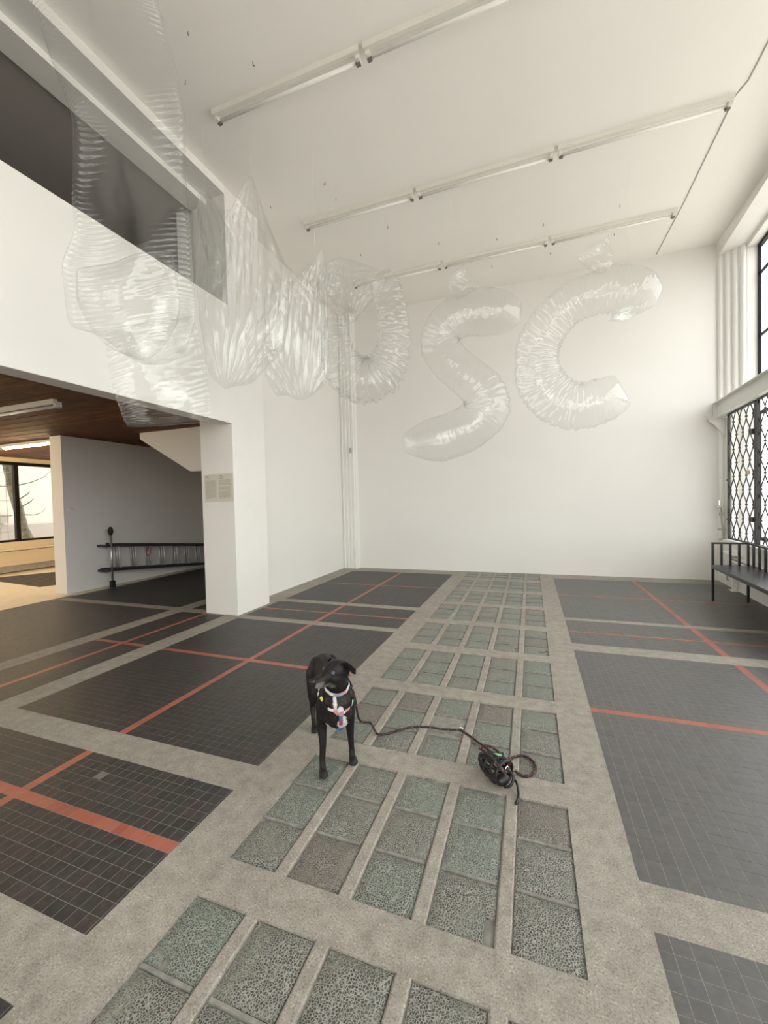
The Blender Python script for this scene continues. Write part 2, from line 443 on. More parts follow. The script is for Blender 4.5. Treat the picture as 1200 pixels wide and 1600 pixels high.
split(reds, 'red_tile', 'far_red_tiles', 'red_tile', 200, True)
mb = MB(); mb.box(-2.32, -2.262, 1.516, 1.572, .0006, .0016)
part('replaced_tile', mb, 'grey_tile', floor, label='single light grey replacement tile')
# glass paving: 5 x 3 lenses per block, with concrete ribs
PX_ = (GX1-GX0+.066)/5; TW = PX_-.066; RP = .2515
def lens_mesh(w_, d_, chip=None, h=.006):
    m_ = MB(); n = 7
    def zz(u, v):
        e = min(u, 1-u, v, 1-v)
        return -h*max(0, 1-(e/.09))**2 + .0015*sin(pi*u)*sin(pi*v)
    vs = []; keep = {}
    for j in range(n+1):
        for i in range(n+1):
            u, v = i/n, j/n
            x, y = (u-.5)*w_, (v-.5)*d_
            if (i in (0, n)) or (j in (0, n)): x += random.uniform(-.0015, .0015); y += random.uniform(-.0015, .0015)
            keep[i, j] = len(vs); vs.append((x, y, zz(u, v)))
    fs = []
    for j in range(n):
        for i in range(n):
            if chip and chip(i/n, j/n): continue
            fs.append((keep[i,j], keep[i+1,j], keep[i+1,j+1], keep[i,j+1]))
    # skirt
    edge = {}
    for f in fs:
        for a, b in zip(f, f[1:]+f[:1]):
            if (b, a) in edge: del edge[(b, a)]
            else: edge[(a, b)] = 1
    base = {}
    for a, b in list(edge):
        for q in (a, b):
            if q not in base: base[q] = len(vs); vs.append((vs[q][0], vs[q][1], -.03))
        fs.append((b, a, base[a], base[b]))
    m_.add(vs, fs); return m_
lens_cache = {}
def lens(kind, variant, d_):
    k = (kind, variant, round(d_, 3))
    if k not in lens_cache: lens_cache[k] = mesh_of('glass_tile', lens_mesh(TW, d_), kind, smooth=False)
    return lens_cache[k]
kinds = ['glass_green']*5+['glass_grey']*4+['glass_brown']
cap = {}
rib_mesh = {}
for bi, y in enumerate(blocks):
    bl = .745 if bi < 8 else .70
    rp = (bl+.018)/3; td = rp-.020
    for c in range(5):
        xc = GX0+PX_*c+TW/2
        for r in range(3):
            yc = y+rp*r+td/2
            k = kinds[(bi*7+c*3+r*5+(c*r)) % 10]
            if bi == 1:   # nearest full block: as in the photograph, the greener lenses at upper left
                k = [['glass_grey', 'glass_green', 'glass_green'], ['glass_brown', 'glass_grey', 'glass_grey'], ['glass_green', 'glass_grey', 'glass_green'],
                     ['glass_grey', 'glass_green', 'glass_green'], ['glass_grey', 'glass_grey', 'glass_brown']][c][r]
            if bi == 0: k = ['glass_grey', 'glass_grey', 'glass_brown', 'glass_green', 'glass_grey'][c] if r < 2 else ['glass_green', 'glass_grey', 'glass_grey', 'glass_grey', 'glass_grey'][c]
            if bi == 2 and c == 2 and r == 1:
                m_ = lens_mesh(TW, td, h=.002); me_ = mesh_of('glass_tile', m_, 'glass_brown')
                o = inst('glass_tile', me_, (xc, yc, -.020), floor); o['label'] = 'sunken brown lens in a dark square hole'; continue
            chip = None
            if bi == 1 and c == 2 and r == 2: chip = lambda u, v: (v > .8 and u > .55) or (v > .8 and u < .2)
            if bi == 1 and c == 3 and r == 2: chip = lambda u, v: (u > .82 and v > .4)
            if bi == 1 and c == 3 and r == 0: chip = lambda u, v: (u > .82 and v < .3)
            if bi == 4 and c == 4 and r == 0: chip = lambda u, v: (u > .5 and v < .3) or (u > .8 and v < .5)
            if bi == 4 and c == 3 and r == 0: chip = lambda u, v: (u > .8 and v < .5)
            if bi == 0 and c == 0 and r == 2: chip = lambda u, v: (.15 < u < .4 and v < .14)
            if chip:
                o = inst('glass_tile', mesh_of('glass_tile', lens_mesh(TW, td, chip), k), (xc, yc, -.0035), floor); o['label'] = 'glass lens with a broken corner'
            else:
                inst('glass_tile', lens(k, (c+r) % 3, td), (xc, yc, -.0035+random.uniform(-.0012, .0008)), floor,
                     (random.uniform(-.006, .006), random.uniform(-.006, .006), random.uniform(-.006, .006)))
        if c < 4:
            kk = round(bl, 3)
            if kk not in rib_mesh:
                m_ = MB(); prof = [(-.027, -.02), (-.027, -.003), (-.021, .001), (.021, .001), (.027, -.003), (.027, -.02)]
                m_.prism(prof, -bl/2, bl/2, lambda u, v, w_: (u, w_, v)); rib_mesh[kk] = mesh_of('concrete_rib', m_, 'concrete')
            inst('concrete_rib', rib_mesh[kk], (GX0+PX_*c+TW+.033, y+bl/2, 0), floor)
# small mortar bars between rows of lenses
    m_ = MB()
    for c in range(5):
        x0 = GX0+PX_*c+.004
        for r in (1, 2):
            yy = y+rp*r-.010
            m_.box(x0, x0+TW-.008, yy-.006, yy+.006, -.02, -.0045)
    part('mortar_joint', m_, 'grout_glass', floor)
# pale floor of the far room
mb = MB(); mb.box(-12.3, -7.52, YN, YB, -.03, .004)
part('pale_floor', mb, 'pale_floor', floor, label='pale worn floor of the room beyond')
mb = MB(); mb.box(-7.53, -7.46, YN, 4.72, -.03, .006)
part('threshold_strip', mb, 'lamp_dark', floor)

# ---- walls
mb = MB(); mb.box(-12.3, 3.44, YB, YB+.2, -.05, 6.0); struct('wall_back', mb, 'white_wall')
mb = MB(); mb.box(-12.3, -3.2, YN-.3, YN, -.05, 6.0); mb.box(2.2, 3.9, YN-.3, YN, -.05, 6.0); mb.box(-3.2, 2.2, YN-.3, YN, -.05, .35); mb.box(-3.2, 2.2, YN-.3, YN, 5.05, 6.0); struct('wall_front', mb, 'white_wall')
mb = MB()
for x in (-3.2, -1.4, .4, 2.15): mb.box(x, x+.05, YN-.2, YN-.13, .35, 5.05)
for z in (.35, 2.7, 5.0): mb.box(-3.2, 2.2, YN-.2, YN-.13, z, z+.05)
w4 = struct('added_window', mb, 'window_frame_dark')  # unseen window wall added behind the camera to bring in more daylight
for x in (-3.15, -1.35, .45):
    for z in (.4, 2.75):
        mb = MB(); mb.add([(x, YN-.16, z), (x+1.7, YN-.16, z), (x+1.7, YN-.16, z+2.25), (x, YN-.16, z+2.25)], [(0,1,2,3)]); part('pane', mb, 'pane_glass', w4)
mb = MB(); mb.box(-10, 20, -40, YN-.3, -.3, -.1); struct('outside_ground_entrance', mb, 'outside_ground')
mb = MB(); mb.box(-4.30, -4.05, 5.13, YB, 0, H); struct('wall_left', mb, 'white_wall')
mb = MB(); mb.box(-4.30, -3.75, 4.43, 5.13, 0, H); pil = struct('pillar', mb, 'pillar_paint', bevel=.006)
mb = MB(); mb.box(-8.0, -7.70, 4.74, YB, 0, 2.8); struct('wall_divider', mb, 'grey_wall', bevel=.004)
mb = MB(); mb.box(-3.97, -3.75, YN, 4.43, 2.60, 4.17); struct('gallery_parapet_wall', mb, 'white_wall', bevel=.004)
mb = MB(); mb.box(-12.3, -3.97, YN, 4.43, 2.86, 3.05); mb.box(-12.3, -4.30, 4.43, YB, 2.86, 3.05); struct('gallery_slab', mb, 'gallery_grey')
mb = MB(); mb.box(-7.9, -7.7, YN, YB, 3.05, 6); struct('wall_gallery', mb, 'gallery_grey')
mb = MB(); mb.box(-4.60, -4.302, 4.45, 4.75, 3.05, 5.61); struct('pier', mb, 'pillar_paint')
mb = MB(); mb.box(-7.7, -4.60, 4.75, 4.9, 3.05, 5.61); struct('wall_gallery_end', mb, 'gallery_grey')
# far (garden) window wall
mb = MB(); mb.box(-12.2, -11.9, YN, YB, 0, .74); mb.box(-12.2, -11.9, YN, YB, 2.70, 3.0); struct('wall_garden_side', mb, 'cream')
# ---- ceiling
mb = MB(); mb.box(-3.75, 3.6, YN, YB+.1, H, H+.2); mb.box(-4.35, -3.75, 4.43, YB+.1, H, H+.2); ceil = struct('ceiling', mb, 'white_ceiling')
mb = MB(); mb.box(-4.05, -3.75, YN, 4.43, 5.62, H+.2)
mb.box(-4.33, -4.05, YN, 4.43, 5.55, H+.2); struct('trim_1', mb, 'trim_white')
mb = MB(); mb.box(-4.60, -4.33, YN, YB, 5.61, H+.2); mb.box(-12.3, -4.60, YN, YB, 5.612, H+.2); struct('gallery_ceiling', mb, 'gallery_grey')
# thin cable along the ceiling joint
mb = MB(); mb.tube([(2.15, YN, H-.004), (2.15, 3.4, H-.004), (2.16, 5.3, H-.004), (2.11, 5.45, H-.004), (2.15, 7.1, H-.004), (2.14, 8.45, H-.004)], .007, 6)
tag(obj('ceiling_cable', mb, 'mouse_grey', origin=(2.15, 3, H)), 'thin grey cable along the ceiling past the lamp row ends', 'cable')
# left corner flutes
mb = MB(); mb.box(-4.05, -3.70, 8.37, YB, 0, H)
for i in range(4):
    x = -4.005+i*.085
    m_ = [(x-.022, 8.37), (x-.014, 8.345), (x+.014, 8.345), (x+.022, 8.37)]
    mb.prism(m_, 0, H, lambda u, v, w_: (u, v, w_))
struct('trim_2', mb, 'trim_white')
# ---- window wall, its own skewed frame
TD = Vector((-.0718, -1, 0)).normalized(); TN = Vector((1, -.0718, 0)).normalized(); RB = Vector((3.03, YB, 0))
def RW(o, t, z): p = RB+TD*t+TN*o; return (p.x, p.y, z)
LN = 11.9
mb = MB(); mb.box(0, .50, .0, LN, 0, .70, T=RW); mb.box(-.01, .53, .25, LN, .70, .74, T=RW)
struct('wall_right', mb, 'white_wall')
mb = MB(); mb.prism([(0, 0), (.31, .28), (.31, 0)], .74, 5.5, lambda u, v, w_: RW(u, v, w_))
for i in range(4):
    f = (i+.5)/4; c = (f*.31, f*.28); dr = Vector((.31, .28)).normalized(); nn = Vector((-dr.y, dr.x))
    poly = []
    for k in range(7):
        a = pi*k/6; q = Vector(c)+dr*(cos(a)*-.040)+nn*(sin(a)*.034); poly.append((q.x, q.y))
    mb.prism(poly, .74, 5.5, lambda u, v, w_: RW(u, v, w_))
struct('trim_3', mb, 'trim_white')
mb = MB(); mb.box(.31, .46, .0, .28, .74, 5.5, T=RW); struct('window_reveal', mb, 'white_wall')
# head beam over the window, slanting inner face
mb = MB()
V = [RW(0, 0, H+.1), RW(0, 0, 5.5), RW(.31, 0, 5.5), RW(.7, 0, H+.1)]
def sec(t, xtop): a = RW(0, t, 5.5); return [(xtop, RW(0, t, 0)[1], H+.05), a, RW(.31, t, 5.5), RW(.31, t, 5.44), RW(.52, t, 5.44), RW(.52, t, H+.05)]
s0 = sec(-.1, 3.03); s1 = sec(LN, 2.4)
smid = sec(1.6, 3.0)
vs = s0+smid+s1; fs = []
for k in range(2):
    for i in range(6): fs.append((k*6+i, k*6+(i+1) % 6, (k+1)*6+(i+1) % 6, (k+1)*6+i))
mb.add(vs, fs); struct('trim_4', mb, 'trim_white')
# windows: upper and lower glazing of the right side
def glazing(name, t0, t1, z0, z1, nt_, zs, o=.44, fr=.045):
    m_ = MB(); m_.box(o, o+.06, t0, t1, z0, z0+fr, T=RW); m_.box(o, o+.06, t0, t1, z1-fr, z1, T=RW)
    m_.box(o, o+.035, t0, t0+.035, z0, z1, T=RW); m_.box(o, o+.06, t1-fr, t1, z0, z1, T=RW)
    wn = struct(name, m_, 'window_frame_dark')
    for i in range(1, nt_):
        t = t0+(t1-t0)*i/nt_
        m_ = MB(); m_.box(o+.005, o+.035, t-.018, t+.018, z0, z1, T=RW); part('mullion', m_, 'window_frame_dark', wn)
    for z in zs:
        m_ = MB(); m_.box(o+.01, o+.045, t0, t1, z-.015, z+.015, T=RW); part('glazing_bar', m_, 'window_frame_dark', wn)
    zz = [z0]+list(zs)+[z1]
    for i in range(nt_):
        for j in range(len(zz)-1):
            a = t0+(t1-t0)*i/nt_; b = t0+(t1-t0)*(i+1)/nt_
            m_ = MB(); m_.add([RW(o+.03, a+.02, zz[j]), RW(o+.03, b-.02, zz[j]), RW(o+.03, b-.02, zz[j+1]), RW(o+.03, a+.02, zz[j+1])], [(0,1,2,3)])
            part('pane', m_, 'pane_glass', wn)
glazing('window_1', .28, LN, 3.02, 5.44, 8, [4.98, 4.0])
glazing('window_2', .28, LN, .74, 2.80, 8, [])
# steel I-beam between them
ib = thing('steel_beam', 'white painted steel I-beam running along the window wall above the grille', 'beam', RW(0, 0, 2.79))
ib['kind'] = 'structure'
mb = MB(); mb.box(-.01, .01, .02, LN, 2.80, 3.03, T=RW); part('web', mb, 'steel_white', ib)
mb = MB(); mb.box(-.075, .075, .02, LN, 3.03, 3.045, T=RW); part('flange', mb, 'steel_white', ib)
mb = MB(); mb.box(-.075, .075, .02, LN, 2.785, 2.80, T=RW); part('flange', mb, 'steel_white', ib)
mb = MB(); mb.box(-.07, .0, .02, .035, 2.80, 3.03, T=RW); part('end_plate', mb, 'steel_white', ib)
mb = MB(); mb.prism([(-.15, 2.77), (.14, 2.77), (.14, 2.44), (.07, 2.44), (.05, 2.50), (-.06, 2.66), (-.15, 2.74)], .05, .10, lambda u, v, w_: RW(u, w_, v))
mb.box(-.15, .14, .02, .14, 2.765, 2.785, T=RW); part('bracket', mb, 'steel_white', ib)
# pier between the corner and the grille
mb = MB(); mb.box(.09, .16, .02, .34, 0, 2.785, T=RW); struct('trim_5', mb, 'white_wall')
# under-gallery wood ceiling, planks side by side
wc = bpy.data.objects.new('wood_ceiling', None); COL.objects.link(wc); wc['kind'] = 'structure'; wc['_o'] = (0, 0, 0)
PW = .205; y = -2.0; row = 0; pm = {}
def plank_mesh(l):
    k = round(l, 2)
    if k not in pm:
        m_ = MB(); m_.prism([(-PW/2+.003, .018), (-PW/2+.003, .004), (-PW/2+.010, 0), (PW/2-.010, 0), (PW/2-.003, .004), (PW/2-.003, .018)], -l/2, l/2, lambda u, v, w_: (w_, u, v))
        pm[k] = mesh_of('plank', m_, 'wood')
    return pm[k]
while y < YB-.1:
    off = [0, 1.9, .8, 2.6, 1.3][row % 5]; x = -3.98
    lens_ = [off] if off > .3 else []
    ends = []
    a = -3.98 if y < 4.33 else -4.31
    first = True
    while a > -11.88:
        l = off if (first and off > .3) else 3.4
        first = False
        b = max(a-l, -11.89)
        if not (b > -7.65 and y > 5.2 and False):
            inst('plank', plank_mesh(a-b-.004), ((a+b)/2, y, 2.802+random.uniform(0, .003)), wc)
        a = b
    y += PW; row += 1
mb = MB(); mb.box(-11.9, -3.97, YN, 4.43, 2.82, 2.86); mb.box(-11.9, -4.30, 4.43, YB, 2.82, 2.86); part('backing_board', mb, 'lamp_dark', wc)
# stair flank hanging behind the pillar; unseen depth lengthened to block bounced light
mb = MB(); mb.prism([(-6.38, 2.80), (-6.38, 2.69), (-5.28, 2.08), (-4.28, 2.07), (-4.28, 2.80)], 5.2, 8.4, lambda u, v, w_: (u, w_, v))
struct('stair_soffit_trim', mb, 'white_wall', bevel=.004)
# garden window
w3 = MB(); 
w3.box(-12.02, -11.93, -3.0, YB-.3, .74, .79); w3.box(-12.02, -11.93, -3.0, YB-.3, 2.62, 2.71)
w3 = struct('window_3', w3, 'window_frame_dark')
for y in (-1.6, .2, 2.0, 3.7, 5.2, 6.305, 7.28, 8.15):
    t = .045 if abs(y-6.305) < .01 else .03
    mb = MB(); mb.box(-12.02, -11.93, y-t, y+t, .79, 2.62); part('mullion', mb, 'window_frame_dark', w3)
for a, b in ((-1.6, .2), (.2, 2.0), (2.0, 3.7), (3.7, 5.2), (5.2, 6.305), (6.305, 7.28), (7.28, 8.15)):
    mb = MB(); mb.add([(-11.97, a+.03, .79), (-11.97, b-.03, .79), (-11.97, b-.03, 2.62), (-11.97, a+.03, 2.62)], [(0,1,2,3)])
    part('pane', mb, 'pane_glass', w3)
for z in (1.08, 2.35):
    mb = MB(); mb.box(-11.935, -11.90, 7.215, 7.25, z-.05, z+.05); part('hinge', mb, 'window_frame_dark', w3)
gg = thing('window_grille', 'thin grey square-mesh bars before the garden window left of the dark mullion', 'grille', (-12.1, 5.75, .8))
for y in (5.28, 5.43, 5.58, 5.73, 5.88, 6.03, 6.18):
    mb = MB(); mb.tube([(-12.12, y, .8), (-12.12, y, 2.62)], .006, 6); part('bar', mb, 'mouse_grey', gg)
for z, r in ((.98, .006), (1.38, .011), (1.75, .006), (2.11, .011), (2.45, .006)):
    mb = MB(); mb.tube([(-12.12, 5.22, z), (-12.12, 6.27, z)], r, 6); part('bar', mb, 'mouse_grey', gg)
gg['kind'] = 'thing'
# convector cover under the garden window
cv = thing('convector_cover', 'long cream convector cover under the garden window', 'radiator', (-11.75, 3, .17))
mb = MB(); mb.box(-11.89, -11.72, -3, YB-.3, .18, .53); part('front_panel', mb, 'cream', cv, bevel=.006)
mb = MB(); mb.box(-11.89, -11.68, -3, YB-.3, .545, .57); part('top_ledge', mb, 'cream', cv)
mb = MB(); mb.box(-11.89, -11.78, -3, YB-.3, .03, .17); part('plinth', mb, 'mouse_grey', cv)

# ---- outside, beyond the garden window
mb = MB(); mb.box(-45, -12.2, -20, 40, -.3, -.1); struct('outside_ground_garden', mb, 'outside_ground')
mb = MB(); mb.box(3.4, 45, -40, 40, -.3, -.1); struct('outside_ground_street', mb, 'outside_ground')
fc = thing('pale_building', 'pale rendered building with a pinkish plinth beyond the garden', 'building', (-17, 9, -.1))
mb = MB(); mb.box(-17.6, -17, 3, 16, .95, 9); part('wall', mb, 'facade', fc)
mb = MB(); mb.box(-17.6, -16.93, 3, 16, -.1, 1.0); part('plinth', mb, 'facade_base', fc)
mb = MB(); mb.tube([(-16.97, 10.35, 1.05), (-16.97, 10.35, 9)], .015, 6); part('conductor_wire', mb, 'mouse_grey', fc)
mb = MB(); mb.box(-16.96, -16.8, 5.5, 8.6, 1.1, 1.35); part('ledge', mb, 'facade_base', fc)
tr = thing('birch_tree', 'leaning tree trunk outside the garden window with bare twigs', 'tree', (-14, 7.7, -.1))
pts = [(-14, 7.95, -.1), (-14, 7.66, .5), (-14, 7.50, .95), (-14, 7.42, 1.5), (-14, 7.28, 2.1), (-14, 7.20, 2.7), (-14, 7.05, 3.6), (-14, 6.9, 4.6)]
mb = MB(); mb.tube([Vector(p) for p in pts], [.22, .16, .13, .12, .105, .10, .09, .08], 14); tk_ = part('trunk', mb, 'bark', tr, smooth=True)
for q in ([(-14, 7.3, 2.2), (-13.9, 7.7, 2.33), (-13.9, 8.05, 2.5), (-13.9, 8.25, 2.72)], [(-14, 7.5, 1.38), (-13.9, 7.75, 1.36), (-13.9, 7.95, 1.42), (-13.9, 8.05, 1.55)], [(-14, 7.4, 1.55), (-13.9, 7.66, 1.75), (-13.9, 7.75, 1.85)], [(-14, 7.4, 1.8), (-13.9, 7.6, 1.98), (-13.9, 7.66, 2.06)]):
    mb = MB(); mb.tube(q, [.02, .014, .008, .005][:len(q)], 6); part('branch', mb, 'bark', tk_)

# ================================================================== THINGS
# ---- ceiling batten lamps
def batten(x0, x1, y, ztop, label, group=None, lit=False, along='x', drop=.0):
    t = thing('batten_lamp', label, 'lamp', ((x0+x1)/2, y, ztop), group)
    m_ = MB(); m_.prism([(-.044, 0), (-.040, -.050), (.004, -.050), (.008, 0)], x0+.015, x1-.015, lambda u, v, w_: (w_, y+u, ztop+v)); part('housing', m_, 'lamp_white', t)
    yt = y+.046; zt = ztop-.062
    m_ = MB(); m_.tube([(x0+.07, yt, zt), (x1-.07, yt, zt)], .018, 10); part('lamp_tube', m_, 'tube_lit' if lit else 'tube_glass', t, smooth=True)
    for xx in (x0+.045, x1-.045):
        m_ = MB(); m_.box(xx-.020, xx+.020, y-.01, yt+.018, zt-.020, ztop-.020); lh_ = part('lamp_holder', m_, 'lamp_white', t, bevel=.004)
        m_ = MB(); m_.box(xx-.014 if xx < (x0+x1)/2 else xx-.03, xx+.03 if xx < (x0+x1)/2 else xx+.014, yt-.016, yt+.016, zt-.034, zt-.012); part('contact_clip', m_, 'lamp_dark', lh_)
    return t
rows = [(3.60, 'in the nearest ceiling row'), (5.45, 'in the middle ceiling row'), (7.24, 'in the ceiling row by the back wall')]
xx = [(-3.16, -1.42), (-1.41, .345), (.355, 2.11)]
nm = ['left', 'middle', 'right']
for ri, (yy, rl) in enumerate(rows):
    for ci, (a, b) in enumerate(xx):
        if ri == 0 and ci == 2: continue
        wh = {0: 'at the gallery end', 1: 'in its middle', 2: 'at the window end'}[ci]
        if ri == 0 and ci == 1: wh = 'cut off by the top edge'
        batten(a, b, yy, H, 'unlit batten lamp %s, %s' % (rl, wh), 'batten lamps on the high ceiling')
batten(-6.75, -5.22, 3.2, 2.80, 'unlit white batten lamp on the wooden ceiling nearest the camera', 'batten lamps on the wooden ceiling')
batten(-9.85, -8.22, 4.97, 2.80, 'glowing batten lamp on the wooden ceiling before the garden window', 'batten lamps on the wooden ceiling', lit=True)
for q_ in (2.3, -.4):  # out-of-view lamps added to brighten the far room
    batten(-9.85, -8.22, q_, 2.80, 'added batten lamp out of view, lighting the far room, %s' % ('nearer one' if q_ < 0 else 'farther one'), 'batten lamps on the wooden ceiling', lit=True)
batten(-11.55, -9.92, 4.97, 2.80, 'glowing batten lamp at the left frame edge under the wooden ceiling', 'batten lamps on the wooden ceiling', lit=True)
# small wire hooks in the ceiling
hk = [(-2.81,2.92),(-2.43,3.33),(-3.16,3.23),(-2.49,4.88),(-2.48,5.18),(-3.4,4.96),(-2.0,5.98),(-1.35,6.66),(-.45,6.92),(-2.66,6.47),(-.6,7.67),(1.28,6.81),(.25,6.84),(1.33,7.52),(.38,7.67)]
hm = MB(); hm.tube([(0, 0, 0), (0, 0, -.03), (.008, 0, -.04), (.014, 0, -.034), (.012, 0, -.024)], .0035, 6)
hmesh = mesh_of('ceiling_hook', hm, 'lamp_dark')
hl_ = ['right of the top of the long sagging letter', 'just above the nearest lamp row', 'left of the nearest lamp row end', 'above the start of the middle lamp row', 'close above the left end of the middle lamp row',
       'right of the peak of the collapsed letter M', 'below the left half of the middle lamp row', 'above the left half of the farthest lamp row', 'midway between middle and farthest rows, above the S', 'above the crumpled U',
       'below the farthest row, over the S', 'between the two rear rows near their right ends', 'between the two rear rows above their centre', 'just below the farthest row over the C tail', 'below the farthest row left of the C tail']
for i, (x, y) in enumerate(hk):
    o = bpy.data.objects.new('ceiling_hook', hmesh); COL.objects.link(o); o.location = (x*1.0, y*1.0, H); o.rotation_euler = (0, 0, i*1.3)
    tag(o, 'tiny dark wire ceiling hook '+hl_[i], 'hook', 'wire hooks in the ceiling')

# ---- wall text on the pillar
tp = thing('wall_text_panel', 'beige two-column text sheet on the front of the white pillar', 'sign', (-3.995, 4.43, 1.56))
mb = MB(); mb.box(-4.245, -3.755, 4.424, 4.4295, 1.555, 1.935); sh_ = part('sheet', mb, 'paper', tp)
mb = MB(); rr = random.Random(3)
def tl(x0, x1, z, h=.0085): mb.add([(x0, 4.4233, z), (x1, 4.4233, z), (x1, 4.4233, z+h), (x0, 4.4233, z+h)], [(0,1,2,3)])
for c, x0 in enumerate((-4.225, -3.995)):
    wcol = .19 if c == 0 else .205
    for i, l in enumerate((.055, .06, .075) if c == 0 else (.06, .085, .07)):
        tl(x0, x0+l, 1.902-.0135*i-(.006 if i == 2 else 0))
    n = 20
    for i in range(n):
        z = 1.845-.0128*i
        if c == 1 and i in (6, 11): continue
        l = wcol*(rr.uniform(.86, 1.0)); 
        if i == n-1: l *= .55
        x = x0
        while x < x0+l:      # unreadably small words
            wl = rr.uniform(.010, .032); tl(x, min(x+wl, x0+l), z, .0068); x += wl+.004
part('printed_text', mb, 'print_ink', sh_)
# sensor, switch
mb = MB(); mb.prism([(-.03, -.05), (.03, -.05), (.035, 0), (.03, .05), (-.03, .05), (-.035, 0)], 8.30, 8.345, lambda u, v, w_: (-3.79+u, w_, 2.68+v))
tag(obj('wall_sensor', mb, 'mouse_grey', origin=(-3.79, 8.345, 2.68), bevel=.006), 'small grey sensor on the fluted strip in the far left corner', 'sensor')
sw = thing('light_switch', 'square double light switch on the grey divider wall', 'switch', (-7.70, 4.86, 1.5))
mb = MB(); mb.box(-7.70, -7.688, 4.80, 4.93, 1.47, 1.55); pt_ = part('plate', mb, 'switch_plastic', sw, bevel=.003)
for a in (4.81, 4.868):
    mb = MB(); mb.box(-7.689, -7.682, a, a+.052, 1.48, 1.54); part('rocker', mb, 'switch_plastic', pt_)
# dark mat in the far room
mt = thing('floor_mat', 'dark ribbed mat lying on the pale floor of the far room', 'mat', (-9.5, 5.8, .005))
mb = MB(); mb.add([(-11.38,5.30,.004),(-9.0,5.05,.004),(-8.3,6.6,.004),(-10.7,6.35,.004),(-11.38,5.30,.016),(-9.0,5.05,.016),(-8.3,6.6,.016),(-10.7,6.35,.016)], [(4,5,6,7),(0,1,5,4),(1,2,6,5),(2,3,7,6),(3,0,4,7),(3,2,1,0)]); part('base', mb, 'mat_dark', mt)
for k in range(9):
    f = k/9+.05; a = Vector((-11.2+2.2*f, 5.3-.2*f, 0)); b = a+Vector((.75, 1.1, 0))
    mb = MB(); mb.tube([(a.x, a.y, .017), (b.x, b.y, .017)], .006, 5); part('rib', mb, 'mat_dark', mt)

# ---- ladder lying on its side along the divider wall
ld = thing('ladder', 'folded aluminium extension ladder lying on its side against the grey divider wall', 'ladder', (-7.5, 6.9, 0))
Y0, Y1 = 5.36, 8.35
def lz(y): return -.106*(y-5.5)
for s in range(3):
    X = -7.645+.065*s
    for zb, nm_ in ((.80, 'stile'), (.33, 'stile')):
        ya = Y0+(.12 if zb > .5 else 0)-.05*(s == 0)
        mb = MB(); P = [(X-.02, ya, zb+lz(ya)-.03), (X+.02, ya, zb+lz(ya)-.03), (X+.02, ya, zb+lz(ya)+.03), (X-.02, ya, zb+lz(ya)+.03)]
        Q = [(X-.02, Y1, zb+lz(Y1)-.03), (X+.02, Y1, zb+lz(Y1)-.03), (X+.02, Y1, zb+lz(Y1)+.03), (X-.02, Y1, zb+lz(Y1)+.03)]
        Q = [(q[0], q[1], max(q[2], .005 if i < 2 else .04)) for i, q in enumerate(Q)]
        mb.add(P+Q, [(3,2,1,0),(4,5,6,7),(0,1,5,4),(1,2,6,5),(2,3,7,6),(3,0,4,7)]); part(nm_, mb, 'ladder_dark', ld)
    for k in range(8):
        y = 5.58+.338*k
        mb = MB(); mb.tube([(X, y, .79+lz(y)), (X, y+.02, .35+lz(y))], .015, 8); part('rung', mb, 'rung_alu', ld, smooth=True)
mb = MB(); mb.tube([(-7.475, 5.40, .06), (-7.475, 5.40, 1.05)], .022, 10); sb_ = part('stabiliser_bar', mb, 'ladder_alu', ld, smooth=True)
mb = MB(); mb.box(-7.51, -7.44, 5.36, 5.44, 0, .13); part('rubber_foot', mb, 'rubber', sb_, bevel=.01)
mb = MB(); mb.ball((-7.475, 5.40, 1.07), .045, .045, .085); part('end_cap', mb, 'rubber', sb_, smooth=True)
mb = MB(); mb.tube([(-7.50, 6.22, .70), (-7.49, 6.14, .58), (-7.49, 6.17, .50), (-7.49, 6.24, .52), (-7.50, 6.27, .68)], .008, 6); part('red_strap', mb, 'strap_red', ld)
for z in (.80, .33):
    mb = MB(); mb.box(-7.69, -7.44, 5.28, 5.36, z-.02, z+.02); part('bracket', mb, 'ladder_dark', ld)

# ---- window grille doors on the right
def grille_leaf(t0, t1, label, nbar):
    g = thing('diamond_grille', label, 'grille', RW(.03, (t0+t1)/2, .76), 'black diamond grille leaves')
    o_ = .03
    for (a, b, c, d_) in ((t0, t0+.03, .76, 2.785), (t1-.035, t1, .76, 2.785)):
        m_ = MB(); m_.box(o_-.015, o_+.015, a, b, c, d_, T=RW); part('upright', m_, 'black_steel', g)
    for z in (.76, 2.76):
        m_ = MB(); m_.box(o_-.015, o_+.015, t0, t1, z, z+.025, T=RW); part('rail', m_, 'black_steel', g)
    s = (t1-t0-.06)/nbar; dz = .43
    for k in range(nbar+1):
        c = t0+.03+s*k; sg = 1 if k % 2 else -1; pts = []
        if k in (0, nbar):  pass
        for i in range(61):
            z = .78+1.98*i/60
            x = c+sg*(s/2)*cos(2*pi*(z-.9)/dz)
            x = min(max(x, t0+.02), t1-.02)
            pts.append(RW(o_, x, z))
        m_ = MB(); m_.tube(pts, .0075, 6); part('wavy_bar', m_, 'black_steel', g, smooth=True)
    for k in range(nbar):
        c = t0+.03+s*(k+.5); z = .9+(0 if k % 2 else dz/2)
        z -= dz*2
        while z < 2.7:
            if z > .8:
                m_ = MB(); m_.box(o_-.012, o_+.012, c-.015, c+.015, z-.013, z+.013, T=RW); part('clip', m_, 'black_steel', g)
            z += dz
    return g
g1 = grille_leaf(.40, 1.44, 'black wavy diamond grille leaf next to the far right corner', 8)
g2 = grille_leaf(1.50, 2.54, 'black diamond grille leaf cut off by the right frame edge', 8)
